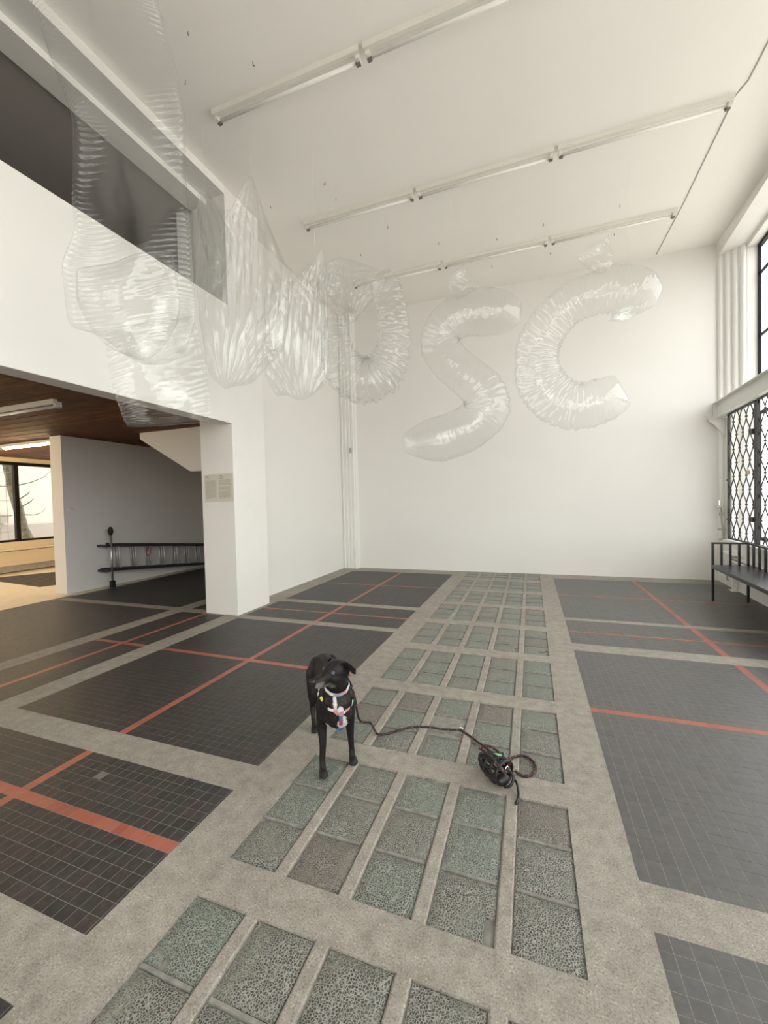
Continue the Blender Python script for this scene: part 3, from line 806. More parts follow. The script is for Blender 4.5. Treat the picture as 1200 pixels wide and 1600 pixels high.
for z in (1.12, 2.36):
    mb = MB(); mb.box(-.01, .05, 1.30, 1.42, z-.035, z+.035, T=RW); mb.tube([RW(-.015, 1.34, z), RW(.055, 1.34, z)], .018, 8); part('lug', mb, 'black_steel', g1)
for z in (1.08, 1.72):
    mb = MB(); mb.box(.02, .04, .34, .41, z-.012, z+.012, T=RW); part('wall_tie', mb, 'black_steel', g1)
pl = thing('padlock', 'brass padlock hanging on the upright between the grille leaves', 'padlock', RW(-.02, 1.36, 1.77))
mb = MB(); mb.box(-.05, -.015, 1.31, 1.38, 1.76, 1.815, T=RW); part('body', mb, 'brass', pl, bevel=.004)
mb = MB(); mb.tube([RW(-.03, 1.325, 1.81), RW(-.03, 1.33, 1.845), RW(-.03, 1.345, 1.855), RW(-.03, 1.36, 1.845), RW(-.03, 1.365, 1.81)], .005, 6); part('shackle', mb, 'metal_bright', pl)
# gas / water pipe stub at the corner
pv = thing('valve_pipe', 'small metal valve pipe rising in the right back corner', 'pipe', (3.06, 8.38, 0))
mb = MB(); mb.tube([(3.07, 8.40, .30), (3.07, 8.40, .92), (3.05, 8.40, 1.0), (3.04, 8.40, 1.14)], .014, 8); part('pipe', mb, 'mouse_grey', pv, smooth=True)
mb = MB(); mb.box(3.0, 3.08, 8.375, 8.42, .88, .91); mb.box(3.02, 3.07, 8.38, 8.42, 1.12, 1.18); part('fitting', mb, 'pipe_metal', pv)
mb = MB(); mb.tube([(3.04, 8.39, 1.18), (3.03, 8.37, 1.25), (2.99, 8.36, 1.29)], .012, 8); part('valve_body', mb, 'pipe_metal', pv)
mb = MB(); mb.box(2.95, 3.05, 8.34, 8.37, 1.27, 1.29); part('lever', mb, 'pipe_metal', pv)
mb = MB(); mb.tube([(3.02, 8.40, 1.30), (3.02, 8.40, 1.38)], .016, 8); part('cap', mb, 'metal_bright', pv)

# ---- bench
bn = thing('bench', 'black steel bench with upright back bars under the window grille', 'bench', (2.63, 5.9, 0))
BX0, BX1, BY0, BY1, SZ, BZ = 2.375, 2.80, 4.6, 6.88, .50, .80
def TB(x, y, z): # bench is aligned with the skewed window wall
    d = y-BY1; return (x+.0718*d, y, z)
q = .014
mb = MB(); mb.box(BX0, BX1, BY0, BY1, SZ-.010, SZ+.004, T=TB); part('seat', mb, 'seat_black', bn)
for a in ((BX0, BX0+.028, BY0, BY1), (BX1-.028, BX1, BY0, BY1), (BX0, BX1, BY1-.028, BY1), (BX0, BX1, BY0, BY0+.028)):
    mb = MB(); mb.box(a[0], a[1], a[2], a[3], SZ-.042, SZ-.010, T=TB); part('seat_frame', mb, 'black_steel', bn)
for (x, y, z1) in ((BX0+q, BY1-q, BZ), (BX1-q, BY1-q, SZ-.04), (BX0+q, BY0+q, SZ-.04), (BX1-q, BY0+q, BZ)):
    mb = MB(); mb.box(x-q, x+q, y-q, y+q, 0, z1, T=TB); part('leg', mb, 'black_steel', bn)
mb = MB(); mb.box(BX0, BX1, BY1-.028, BY1, BZ-.004, BZ+.020, T=TB); part('top_rail', mb, 'black_steel', bn)
mb = MB(); mb.box(BX1-.028, BX1, BY0, BY1-.028, BZ-.004, BZ+.020, T=TB); part('top_rail', mb, 'black_steel', bn)
for k in range(1, 5):
    x = BX0+q+(BX1-BX0-2*q)*k/4
    mb = MB(); mb.box(x-q*.9, x+q*.9, BY1-.028, BY1-.004, SZ+.004, BZ-.004, T=TB); part('back_bar', mb, 'black_steel', bn)
y = BY1-.19
while y > BY0:
    mb = MB(); mb.box(BX1-.026, BX1-.002, y-.0125, y+.0125, SZ+.004, BZ-.004, T=TB); part('back_bar', mb, 'black_steel', bn); y -= .175
# ---- convector heater on the window wall
rd = thing('convector_heater', 'low white finned convector on the wall behind the black bench', 'radiator', RW(-.1, 2.5, .25))
mb = MB(); mb.box(-.08, -.02, .75, 6.5, .22, .235, T=RW); mb.box(-.08, -.07, .75, 6.5, .22, .27, T=RW); mb.box(-.08, -.07, .75, 6.5, .44, .48, T=RW); part('casing', mb, 'radiator', rd)
mb = MB(); mb.box(-.085, -.005, .75, 6.5, .50, .515, T=RW); part('top_grille', mb, 'radiator', rd)
mb = MB()
for k in range(300):
    t = .78+k*.019; mb.box(-.07, -.01, t, t+.004, .235, .48, T=RW)
o = part('fins', mb, 'radiator', rd); o['kind'] = 'stuff'
for t in (.86, 2.2, 4.2):
    mb = MB(); mb.box(-.07, -.03, t, t+.05, 0, .24, T=RW); mb.box(-.10, -.005, t-.04, t+.09, 0, .012, T=RW); part('foot', mb, 'radiator', rd)
mb = MB(); mb.tube([RW(-.04, .75, .36), RW(-.04, .62, .36), RW(-.04, .58, .30), RW(-.04, .56, .12), RW(-.02, .55, .10)], .014, 8); part('supply_pipe', mb, 'mouse_grey', rd, smooth=True)
mb = MB(); mb.box(-.12, -.002, .45, 1.05, .555, .575, T=RW)
tag(obj('wall_shelf_box', mb, 'trim_white', origin=RW(-.05, .7, .56)), 'narrow white ledge on the parapet behind the bench end', 'shelf')

# ================================================================== CLEAR INFLATABLE LETTERS
def cr(pts, n):          # catmull-rom resample
    P = [Vector(p) for p in pts]; out = []
    P = [P[0]*2-P[1]]+P+[P[-1]*2-P[-2]]
    m = len(P)-3
    for i in range(n+1):
        t = i/n*m; k = min(int(t), m-1); f = t-k
        a, b, c, d = P[k:k+4]
        out.append(.5*((2*b)+(c-a)*f+(2*a-5*b+4*c-d)*f*f+(3*b-a-3*c+d)*f**3))
    return out
def nz(x, y, z=0.0): return noise.noise(Vector((x, y, z)))
def tube_letter(O, ctr, rad, parent, name='tube', n=420, seg=64, wr=.05, mat='clear_film', depth=.85, seed=0, yawA=0, capr=.10, bend=.0):
    O = Vector(O); U = Vector((cos(yawA), sin(yawA), 0)); Nn = Vector((-sin(yawA), cos(yawA), 0)); Z = Vector((0, 0, 1))
    c = cr([(p[0], p[1], 0) for p in ctr], n); r_ = cr([(r, 0, 0) for r in rad], n)
    # arc length and curvature
    s = [0]
    for i in range(n): s.append(s[-1]+(c[i+1]-c[i]).length)
    LT = s[-1]; mb = MB(); V = []
    for i in range(n+1):
        d = (c[min(i+1, n)]-c[max(i-1, 0)]).normalized(); d2a = (c[min(i+6, n)]-c[i]); d2b = (c[i]-c[max(i-6, 0)])
        k = 0
        if d2a.length > 1e-6 and d2b.length > 1e-6: k = d2b.normalized().cross(d2a.normalized()).z
        side = Vector((-d.y, d.x, 0)); r = r_[i].x
        e = min(s[i], LT-s[i]); ef = min(1, e/(r*.9+1e-6)); round_ = sqrt(max(0, 1-(1-ef)**2))
        for q in range(seg):
            th = 2*pi*q/seg; ct, st = cos(th), sin(th)
            # wrinkles: strongest at the welded seams, on the inner side of bends
            inner = max(0, ct*(1 if k > 0 else -1))*min(1, abs(k)*5)
            amp = wr*(.12+.88*abs(ct)**2.2)*(.35+.65*min(1, abs(k)*6)+.5*inner)
            ph = s[i]*58+3.2*nz(s[i]*7, ct*1.5, seed)+seed
            wv = (abs(sin(ph*.5+.9*nz(ct*3, s[i]*3, seed+9)))-.6)*amp + .35*amp*sin(s[i]*131+5*nz(s[i]*5, st*2, seed+4))
            wv += wr*.22*nz(s[i]*26, ct*5, st*5+seed)
            wv += .045*nz(s[i]*4, ct*2+seed, st*2)+.018*nz(s[i]*14, ct*4, st*4+seed)
            lens_ = 1-.10*abs(ct)**6
            a = ct*r*(1+wv)*(.72+.28*round_)
            b = st*abs(st)**.12*r*depth*(1+wv*1.2)*max(.02, round_)
            p = O+U*(c[i].x+side.x*a)+Z*(c[i].y+side.y*a)+Nn*b
            V.append(p)
    fs = [(i*seg+q, i*seg+(q+1) % seg, (i+1)*seg+(q+1) % seg, (i+1)*seg+q) for i in range(n) for q in range(seg)]
    fs.append(tuple(reversed(range(seg)))); fs.append(tuple(n*seg+q for q in range(seg)))
    mb.add(V, fs); return part(name, mb, mat, parent, smooth=True)
def rs(pts, n): return cr([(p[0], p[1], 0) for p in pts], n)
def pillow(O, A, B, parent, name, yawA=0, nu=60, nv=150, T=.12, seed=0, mat='crumpled_film', fold=.02, feather=.03, mode='rows', diag=0.0, peaks=()):
    """closed pouch between border curves A and B; feathered wrinkles run in from the welded edges"""
    O = Vector(O); U = Vector((cos(yawA), sin(yawA), 0)); Nn = Vector((-sin(yawA), cos(yawA), 0)); Z = Vector((0, 0, 1))
    a = rs(A, nv); b = rs(B, nv); V = []
    LA = sum((a[i+1]-a[i]).length for i in range(nv)); nf = LA/.017
    for side in (1, -1):
        for j in range(nv+1):
            v = j/nv; ev = min(v, 1-v)*nv*.0+min(1, min(v, 1-v)/.06)
            for i in range(nu+1):
                u = i/nu; p2 = a[j].lerp(b[j], u); e = min(u, 1-u); W_ = (b[j]-a[j]).length
                d = e*W_
                puff = T*(max(0, 1-(2*u-1)**2))**.5*sqrt(max(0, 1-(1-min(1, ev))**2))
                puff *= .75+.5*nz(v*3+seed, u*2, side)
                if mode == 'rows':
                    g_ = .35+1.3*abs(nz(v*5, seed+(0 if u < .5 else 9), side))
                    w_ = feather*g_*math.exp(-d/(.03+.09*g_))*(1-abs(sin(v*nf*pi*.5+1.6*nz(v*14, u*3, seed)+d*20*(1 if u < .5 else -1))))*min(1, d/.015)
                    w_ += fold*sin(u*9+4*nz(u*2, v*4, seed+side)+v*diag)*nz(v*5, u*3, seed+7)
                    w_ += .002*nz(u*9, v*34, seed+2)
                else:
                    w_ = fold*(abs(sin(v*34+2.2*nz(v*5, u*1.3, seed+side)))-.5)*(u*(1-u)*4)**.4*(.55+.6*nz(v*7, u*2.5, seed+3))*1.6
                    w_ += .012*nz(u*12, v*24, seed+2)+.012*nz(u*3, v*50, seed+9)*u
                    if peaks:
                        tot = 0; ws = 0
                        for (kx, ky) in peaks:
                            dx, dy = p2.x-kx, ky-p2.y+.03; rr2 = dx*dx+dy*dy; wk = 1/(rr2+.02)
                            th_ = math.atan2(dx, abs(dy)+.02)
                            tot += wk*(1-abs(sin(th_*19+side*1.3+1.5*nz(p2.x*3, p2.y*3, seed+kx*9)))**.8)*min(1, rr2*12+.15); ws += wk
                        w_ = w_*.35+.050*(tot/ws)*min(1, e*14)
                off = side*(puff+w_) if e > 0 else 0
                V.append(O+U*p2.x+Z*p2.y+Nn*(off+.05*nz(v*2.2, u*1.5, seed+5)))
    st = nu+1; fs = []
    for s_ in range(2):
        o_ = s_*(nv+1)*st
        for j in range(nv):
            for i in range(nu):
                q = (o_+j*st+i, o_+j*st+i+1, o_+(j+1)*st+i+1, o_+(j+1)*st+i); fs.append(q if s_ else q[::-1])
    mb = MB(); mb.add(V, fs); return part(name, mb, mat, parent, smooth=True)
def thread(parent, p, n=1):
    mb = MB(); mb.tube([p, (p[0], p[1], H)], .0009, 4); part('hanging_thread', mb, 'nylon', parent)
GRP = 'clear inflatable letters hanging from the ceiling'
# the C
OC = (.522, 6.0, 3.614)
C = thing('inflatable_letter', 'clear inflated letter C, the rightmost balloon before the back wall', 'balloon', (OC[0], OC[1], 2.5), GRP)
tube_letter(OC, [(1.02, .36), (.862, .43), (.701, .50), (.48, .56), (.223, .53), (-.03, .44), (-.22, .27), (-.38, .02), (-.42, -.264), (-.36, -.56), (-.16, -.80), (.089, -.90), (.352, -.86), (.62, -.74)],
            [.13, .26, .29, .28, .27, .26, .27, .275, .28, .30, .31, .31, .29, .26], C, wr=.12, seed=1)
pillow(OC, [(.30, .80), (.20, .92), (.12, 1.02), (.20, 1.12), (.34, 1.18), (.46, 1.24)], [(.44, .80), (.50, .86), (.52, .95), (.51, 1.05), (.49, 1.15), (.47, 1.25)], C, 'knotted_tail', nu=26, nv=60, T=.09, seed=3, fold=.015, feather=.02)
pillow(OC, [(.45, .16), (.60, .12), (.74, .17), (.86, .25)], [(.50, .30), (.62, .30), (.76, .32), (.90, .34)], C, 'loose_flap', nu=20, nv=40, T=.03, seed=4, fold=.01, feather=.01)
thread(C, (OC[0]+.46, OC[1], OC[2]+1.2)); thread(C, (OC[0]+.7, OC[1], OC[2]+.75))
# the S
OS = (-.884, 5.7, 3.376)
S = thing('inflatable_letter', 'clear inflated letter S, between the C and the crumpled U', 'balloon', (OS[0], OS[1], 2.0), GRP)
tube_letter(OS, [(.80, .58), (.62, .60), (.36, .66), (.06, .68), (-.20, .56), (-.29, .33), (-.14, .05), (.10, -.19), (.30, -.42), (.33, -.66), (.12, -.86), (-.17, -.97), (-.46, -1.01), (-.86, -1.02)],
            [.16, .26, .31, .30, .28, .27, .265, .27, .29, .31, .31, .32, .30, .14], S, wr=.06, seed=2)
pillow(OS, [(-.06, .92), (-.13, 1.03), (-.14, 1.14), (-.06, 1.26), (.05, 1.34)], [(.10, .95), (.22, 1.0), (.27, 1.04), (.20, 1.14), (.07, 1.345)], S, 'knotted_tail', nu=26, nv=60, T=.09, seed=8, fold=.012, feather=.015)
thread(S, (OS[0]-.05, OS[1], OS[2]+1.28)); thread(S, (OS[0]+.6, OS[1], OS[2]+.85))
# the U
OU = (-2.053, 5.0, 3.741)
Uo = thing('inflatable_letter', 'half-collapsed clear letter U with a crumpled top', 'balloon', (OU[0], OU[1], 2.8), GRP)
tube_letter(OU, [(-.43, .86), (-.45, .705), (-.462, .477), (-.44, .13), (-.386, -.223), (-.235, -.501), (.01, -.632), (.253, -.565), (.391, -.337), (.431, -.072), (.40, .259), (.33, .547), (.27, .72)],
            [.16, .2, .205, .21, .24, .275, .285, .275, .24, .205, .19, .18, .12], Uo, wr=.22, seed=5, mat='crumpled_film', depth=.75)
pillow(OU, [(-.64, .70), (-.655, .82), (-.676, .952), (-.50, 1.03), (-.348, 1.06), (-.15, .99), (.021, .90), (.20, .80), (.359, .70)],
       [(-.55, .62), (-.48, .58), (-.40, .42), (-.30, .30), (-.16, .13), (-.02, .22), (.08, .34), (.20, .45), (.33, .60)], Uo, 'collapsed_top', nu=50, nv=120, T=.07, seed=11, fold=.045, feather=.02, mode='cols', peaks=[(-.35, 1.06), (.36, .70), (-.16, .10)])
thread(Uo, (OU[0]-.35, OU[1], OU[2]+1.05)); thread(Uo, (OU[0]+.36, OU[1], OU[2]+.7))
# the collapsed M
OM = (-2.807, 3.836, 3.986)
Mo = thing('inflatable_letter', 'collapsed clear letter M draped in long folds from three peaks beside the pillar', 'balloon', (OM[0], OM[1], 2.7), GRP)
top = [(-.687, .906), (-.616, 1.063), (-.528, .98), (-.392, .829), (-.287, .854), (-.179, 1.027), (-.061, 1.162), (.02, .954), (.134, .614), (.247, .33), (.316, .16), (.38, .10)]
bot = [(-.70, -.10), (-.69, -.50), (-.64, -.945), (-.50, -1.12), (-.438, -1.162), (-.334, -1.135), (-.205, -1.131), (-.10, -1.09), (-.02, -1.02), (.05, -.95), (.16, -.86), (.26, -.75)]
pillow(OM, top, bot, Mo, 'draped_film', yawA=.2, nu=90, nv=220, T=.10, seed=21, fold=.075, mode='cols', peaks=[(-.616, 1.063), (-.061, 1.162), (-.45, -1.3)])
top2 = [(.02, .30), (.16, .10), (.28, .02), (.40, .12), (.51, .20), (.60, .275), (.651, .345), (.668, .25), (.682, .136), (.69, .02)]
bot2 = [(-.06, -1.0), (-.01, -1.132), (.06, -1.232), (.172, -1.239), (.30, -1.300), (.40, -1.309), (.50, -1.27), (.569, -1.217), (.644, -1.153), (.69, -1.0)]
pillow((OM[0]+.02, OM[1]+.12, OM[2]), top2, bot2, Mo, 'draped_film', yawA=.2, nu=80, nv=200, T=.09, seed=33, fold=.07, mode='cols', peaks=[(.651, .345), (.02, .30), (.40, -1.5)])
pillow((OM[0], OM[1]-.08, OM[2]), [(-.62, 1.0), (-.66, .8), (-.60, .45), (-.50, .1), (-.40, -.05)], [(-.50, .95), (-.36, .70), (-.25, .45), (-.28, .20), (-.38, -.06)], Mo, 'hanging_fold', yawA=.2, nu=34, nv=90, T=.05, seed=41, fold=.03, feather=.02)
for q in ((-.616, 1.063), (-.061, 1.162), (.651, .33)):
    thread(Mo, (OM[0]+q[0]*cos(.2), OM[1]+q[0]*sin(.2), OM[2]+q[1]-.02))
# the long sagging letter nearest the camera
OD = (-2.688, 2.167, 3.63)
D = thing('inflatable_letter', 'long sagging clear letter hanging nearest the camera before the gallery', 'balloon', (OD[0], OD[1], 2.5), GRP)
left = [(-.713, 1.793), (-.648, 1.485), (-.557, 1.309), (-.489, 1.056), (-.402, .783), (-.36, .606), (-.379, .313), (-.393, .077), (-.392, -.14), (-.476, -.357), (-.472, -.576), (-.441, -.796), (-.352, -.838), (-.263, -.877), (-.193, -.912), (-.135, -.964), (-.056, -1.026), (.043, -1.079)]
right = [(.354, 1.77), (.283, 1.464), (.316, 1.29), (.358, 1.076), (.408, .823), (.44, .608), (.428, .294), (.438, .018), (.451, -.2), (.457, -.418), (.466, -.618), (.461, -.737), (.448, -.817), (.415, -.897), (.382, -.976), (.34, -1.019), (.277, -1.064), (.195, -1.092)]
pillow(OD, left, right, D, 'film_body', yawA=.35, nu=90, nv=620, T=.14, seed=51, fold=.034, feather=.018, diag=9)
pillow((OD[0]+.02, OD[1]-.17, OD[2]), [(-.216, -.50), (-.22, -.60), (-.215, -.72), (-.17, -.85), (-.10, -.96), (-.02, -1.03), (.08, -1.08), (.15, -1.10)],
       [(.44, -.42), (.455, -.52), (.46, -.66), (.45, -.78), (.42, -.88), (.37, -.97), (.30, -1.05), (.20, -1.095)], D, 'bulging_lobe', yawA=.35, nu=70, nv=220, T=.13, seed=57, fold=.008, feather=.018, mat='clear_film')
pillow((-2.704, 2.396, 2.461), [(-.411, .424), (-.395, .294), (-.376, .077), (-.356, -.075), (-.327, -.184), (-.298, -.272), (-.261, -.329)],
       [(.277, .515), (.305, .385), (.352, .168), (.372, -.005), (.389, -.158), (.385, -.266), (.361, -.309)], D, 'lower_pouch', yawA=.35, nu=70, nv=220, T=.055, seed=61, fold=.008, feather=.015, mat='clear_film')
for q in ((-.5, 1.7), (.25, 1.7)):
    thread(D, (OD[0]+q[0]*cos(.35), OD[1]+q[0]*sin(.35), OD[2]+q[1]))

# ================================================================== DOG
P0 = Vector((-1.045, 2.01, 0)); HD = Vector((.593, -.807, 0)).normalized(); LFT = Vector((.807, .593, 0)).normalized()
def DW(x, y, z): return P0+HD*x+LFT*y+Vector((0, 0, z))
dog = thing('dog', 'black dog with white chest and grey muzzle standing on the glass paving, head turned', 'dog', tuple(DW(-.2, 0, 0)))
cap_ = MB()
def limb(pts):     # pts: (x,y,z,r) local; overlapping balls
    for (a, b) in zip(pts, pts[1:]):
        A = Vector(a[:3]); B = Vector(b[:3]); n = max(2, int((A-B).length/.008))
        for i in range(n+1):
            t = i/n; p = A.lerp(B, t); r = a[3]*(1-t)+b[3]*t; cap_.ball(p, r, r, r, 10, 7)
def el(c, rx, ry, rz, rot=None): cap_.ball(c, rx, ry, rz, 20, 12, rot=rot)
# trunk: deep chest, tucked belly, rump
limb([(.045, 0, .395, .078), (-.04, 0, .385, .100), (-.14, 0, .385, .103), (-.26, 0, .400, .090), (-.36, 0, .415, .080), (-.45, -.005, .418, .078), (-.50, -.005, .405, .060)])
el((.005, 0, .355), .085, .092, .118); el((-.08, 0, .345), .10, .088, .110); el((.065, 0, .345), .05, .07, .085)
el((-.44, .045, .385), .085, .055, .10); el((-.44, -.055, .385), .085, .055, .10)
el((-.01, .068, .37), .055, .040, .09); el((-.01, -.068, .37), .055, .040, .09)
# neck
limb([(-.03, 0, .43, .085), (.03, 0, .475, .072), (.062, -.005, .53, .060), (.066, -.01, .565, .056)])
# head turned to the dog's right (picture left)
HA = radians(-62); hf = Vector((cos(HA), sin(HA), .03)).normalized(); hl = Vector((-sin(HA), cos(HA), 0)); hz = hf.cross(hl)*1
hz = Vector((0, 0, 1)); HC = Vector((.070, -.008, .588))
def HP(a, b, c): return HC+hf*a+hl*b+hz*c
def R3(): return Matrix((hf, hl, hf.cross(hl))).transposed()
def hel(a, b, c, rx, ry, rz): cap_.ball(HP(a, b, c), rx, ry, rz, 20, 12, rot=R3())
hel(0, 0, .002, .070, .058, .057); hel(-.03, 0, -.006, .055, .054, .057)
hel(.045, 0, -.012, .046, .042, .040)
for a, b, r, z in ((.05, .034, .038, -.018), (.075, .031, .034, -.021), (.10, .029, .031, -.024), (.122, .027, .0285, -.026), (.140, .025, .025, -.026)):
    hel(a, 0, z, .022, b, r)
hel(.085, 0, -.050, .058, .022, .015)      # lower jaw
hel(.012, .034, -.028, .044, .024, .036); hel(.012, -.034, -.028, .044, .024, .036)
hel(.040, .022, .022, .018, .014, .012); hel(.040, -.022, .022, .018, .014, .012)   # brows
# front legs
def fore(px_, py_, s):
    limb([(-.015, s*.070, .36, .046), (-.035, s*.078, .275, .035), (-.032, s*.080, .235, .029), (px_*.5-.018, py_*.92, .15, .0205), (px_-.022, py_, .075, .0180), (px_-.012, py_, .038, .0195)])
    el((px_+.008, py_, .020), .036, .024, .020)
    for k in range(4):
        o_ = (k-1.5)*.0125; fx = .028 if k in (1, 2) else .018
        el((px_+.008+fx, py_+o_, .0125), .016, .0075, .0125)
fore(.0255, -.087, -1); fore(-.031, .091, 1)
# hind legs: thigh, stifle forward, hock back, upright shank
def hind(px_, py_, s):
    limb([(-.44, s*.060, .37, .070), (-.40, s*.078, .27, .048), (-.395, s*.082, .225, .036), (px_-.085, py_, .155, .022), (px_-.095, py_, .128, .021), (px_-.055, py_, .055, .0165), (px_-.025, py_, .028, .018)])
    el((px_, py_, .018), .034, .022, .018)
    for k in range(4):
        o_ = (k-1.5)*.0120; fx = .028 if k in (1, 2) else .018
        el((px_+fx, py_+o_, .0115), .015, .007, .0115)
hind(-.421, -.082, -1); hind(-.47, .090, 1)
# tail, hanging behind
limb([(-.515, -.005, .43, .024), (-.565, -.01, .36, .019), (-.59, -.012, .27, .014), (-.60, -.015, .20, .008)])
tmp = bpy.data.meshes.new('tmp'); tmp.from_pydata(cap_.v, [], cap_.f); to = bpy.data.objects.new('tmp', tmp); COL.objects.link(to)
rm = to.modifiers.new('r', 'REMESH'); rm.mode = 'VOXEL'; rm.voxel_size = .0045
smm = to.modifiers.new('s', 'SMOOTH'); smm.iterations = 7; smm.factor = .5
dg = bpy.context.evaluated_depsgraph_get(); ev = to.evaluated_get(dg); bm_ = bpy.data.meshes.new_from_object(ev)
bpy.data.objects.remove(to)
body = bpy.data.objects.new('body', bm_); bm_.name = 'body'; COL.objects.link(body)
R4 = Matrix((HD, LFT, Vector((0, 0, 1)))).transposed().to_4x4(); R4.translation = P0-Vector(dog['_o'])
ca = bm_.color_attributes.new('coat', 'FLOAT_COLOR', 'POINT')
BLK = Vector((.0085, .0080, .0080)); WHT = Vector((.55, .53, .50)); GRY = Vector((.22, .21, .20)); BRN = Vector((.016, .0125, .011))
buf = []
for v in bm_.vertices:
    p = v.co; c = BLK.copy()
    nn = .5*nz(p.x*25, p.y*25, p.z*25)+.25*nz(p.x*70, p.y*70, p.z*70)
    c = c.lerp(BRN, min(1, max(0, .5+nn)))
    # chest blaze
    if p.x > .02 and p.z < .50:
        e = ((p.y-.020)/.030)**2+((p.z-.300)/.046)**2
        e2 = min(((p.y-.004)/.017)**2+((p.z-.385)/.026)**2, ((p.y+.022)/.010)**2+((p.z-.43)/.035)**2)
        e3 = ((p.y+.045)/.028)**2+((p.z-.275)/.014)**2
        q = min(e, e2, e3)+nn*1.6
        if q < 1: c = WHT.copy()
        elif q < 1.25: c = WHT.lerp(c, (q-1)*4)
    h = p-HC; a = h.dot(hf); b = h.dot(hl); z = h.z
    if h.length < .2 and abs(b) < .045 and a > .085 and -.08 < z < -.016 and a < .146:
        k = min(1, max(0, (a-.085)/.03))*min(1, max(0, (-.014-z)/.014)); c = c.lerp(GRY*1.5, k*(.6+nn*.8))
    if h.length < .13 and abs(b) < .04 and a > .03 and a <= .09 and -.075 < z < -.043: c = c.lerp(GRY, .5+nn)
    if p.z < .02: c = c.lerp(Vector((.03, .028, .026)), .4)
    buf += [c.x, c.y, c.z, 1]
ca.data.foreach_set('color', buf)
bm_.materials.clear(); bm_.materials.append(MT['dog_fur']); bm_.polygons.foreach_set('material_index', [0]*len(bm_.polygons)); bm_.polygons.foreach_set('use_smooth', [True]*len(bm_.polygons))
bm_.transform(R4); body.parent = dog; body['_o'] = dog['_o']
def DT(p): q = DW(*p); return (q.x, q.y, q.z)
def dpart(name, mb, mats, smooth=True, label=None):
    mb.v = [DT(v) for v in mb.v]; return part(name, mb, mats, dog, smooth, label)
# eyes, nose
for s in (1, -1):
    mb = MB(); mb.ball(HP(.050, s*(.042 if s > 0 else .036), .012), .0115, nu=16, nv=10)
    e = dpart('eye', mb, 'eye_glint_grey', label='eye with a greyish glint in its colour')
mb = MB(); mb.ball(HP(.153, 0, -.016), .017, .018, .015, rot=R3()); dpart('nose', mb, 'nose_black')
# ears: folded triangular flaps
def ear(s):
    mb = MB(); base = [HP(.000, s*.030, .046), HP(-.048, s*.036, .030)]
    if s > 0:  tip = HP(-.052, s*.108, .020); mid = HP(-.026, s*.070, .056); low = HP(-.085, s*.066, -.052)
    else:      tip = HP(.010, s*.085, -.010); mid = HP(-.005, s*.060, .052); low = HP(-.045, s*.060, -.02)
    th = .0055; n = 8; V_ = []
    A = cr([base[0], mid, tip], n); B = cr([base[1], base[1].lerp(low, .6), low.lerp(tip, .55)], n)
    for sg in (1, -1):
        for j in range(n+1):
            for i in range(6):
                u = i/5; p = A[j].lerp(B[j], u); edge = min(u, 1-u)*2; V_.append(p+Vector((.3, 0, 1)).normalized()*sg*th*(.35+edge*.9)*(1-.5*j/n))
    fs = []; st = 6; o_ = (n+1)*6
    for j in range(n):
        for i in range(5):
            q = (j*st+i, j*st+i+1, (j+1)*st+i+1, (j+1)*st+i); fs.append(q); fs.append(tuple(o_+x for x in reversed(q)))
    for j in range(n):
        fs.append((j*st, (j+1)*st, o_+(j+1)*st, o_+j*st)); fs.append((j*st+5, o_+j*st+5, o_+(j+1)*st+5, (j+1)*st+5))
    for i in range(5):
        fs.append((i, o_+i, o_+i+1, i+1)); fs.append((n*st+i, n*st+i+1, o_+n*st+i+1, o_+n*st+i))
    mb.add(V_, fs); dpart('ear', mb, 'ear_black')
plain('ear_black', (.011, .0095, .009), .5, var=.3, scale=90)
ear(1); ear(-1)
# straps: flat band following the body surface
from mathutils.bvhtree import BVHTree
bm_bvh = BVHTree.FromPolygons([tuple(v.co+Vector(dog['_o'])) for v in bm_.vertices], [tuple(p.vertices) for p in bm_.polygons])
def band(name, pts, width, cols, n=30, lift=.003, parent_=None, label=None, spans=None):
    P = cr([DW(*p) for p in pts], n); mb = MB(); V_ = []
    Q = []
    for p in P:
        loc, nor, _, _ = bm_bvh.find_nearest(p); Q.append((loc+nor*lift, nor))
    for i in range(n+1):
        p, nr = Q[i]; d = (Q[min(i+1, n)][0]-Q[max(i-1, 0)][0]).normalized(); sd = d.cross(nr).normalized()*width/2
        for k in (-1, -.33, .33, 1):
            l2, n2, _, _ = bm_bvh.find_nearest(p+sd*k); 
            V_.append(l2+n2*(lift+.0015))
        V_.append(p+sd*1.0-nr*.001); V_.append(p-sd*1.0-nr*.001)
    fs = []; ms = []
    for i in range(n):
        mi = spans(i/n) if spans else 0
        for k in range(3): fs.append((i*6+k, (i+1)*6+k, (i+1)*6+k+1, i*6+k+1)); ms.append(mi)
    mb.add(V_, fs); mb.m = ms
    return part(name, mb, cols, dog, True, label)
collar = []
for i in range(13):
    a = 2*pi*i/12; tilt = .030
    c0 = Vector((.050, -.005, .512)); u = Vector((0, 1, 0)); v = Vector((.80, 0, -.55)).normalized()
    q = c0+u*cos(a)*.085+v*sin(a)*.085; collar.append(tuple(q))
def cspan(t):
    t = (t*1.0) % 1
    return 0 if t < .16 else (1 if t < .20 else (2 if t < .33 else 0)) if t < .5 else 0
band('collar', collar, .022, ['collar_white', 'collar_pink', 'collar_grey'], 72, .004, spans=lambda t: 1 if (t < .02 or .13 < t < .17) else (2 if .17 < t < .30 else 0), label='white, pink and grey collar')
band('harness_strap', [(.02, .095, .40), (.055, .068, .385), (.085, .040, .385), (.10, .012, .378)], .016, ['strap_teal', 'black_steel', 'collar_pink', 'collar_white'], 30, .004, spans=lambda t: 1 if t < .12 else (0 if t < .42 else (1 if t < .62 else (2 if t < .85 else 3))))
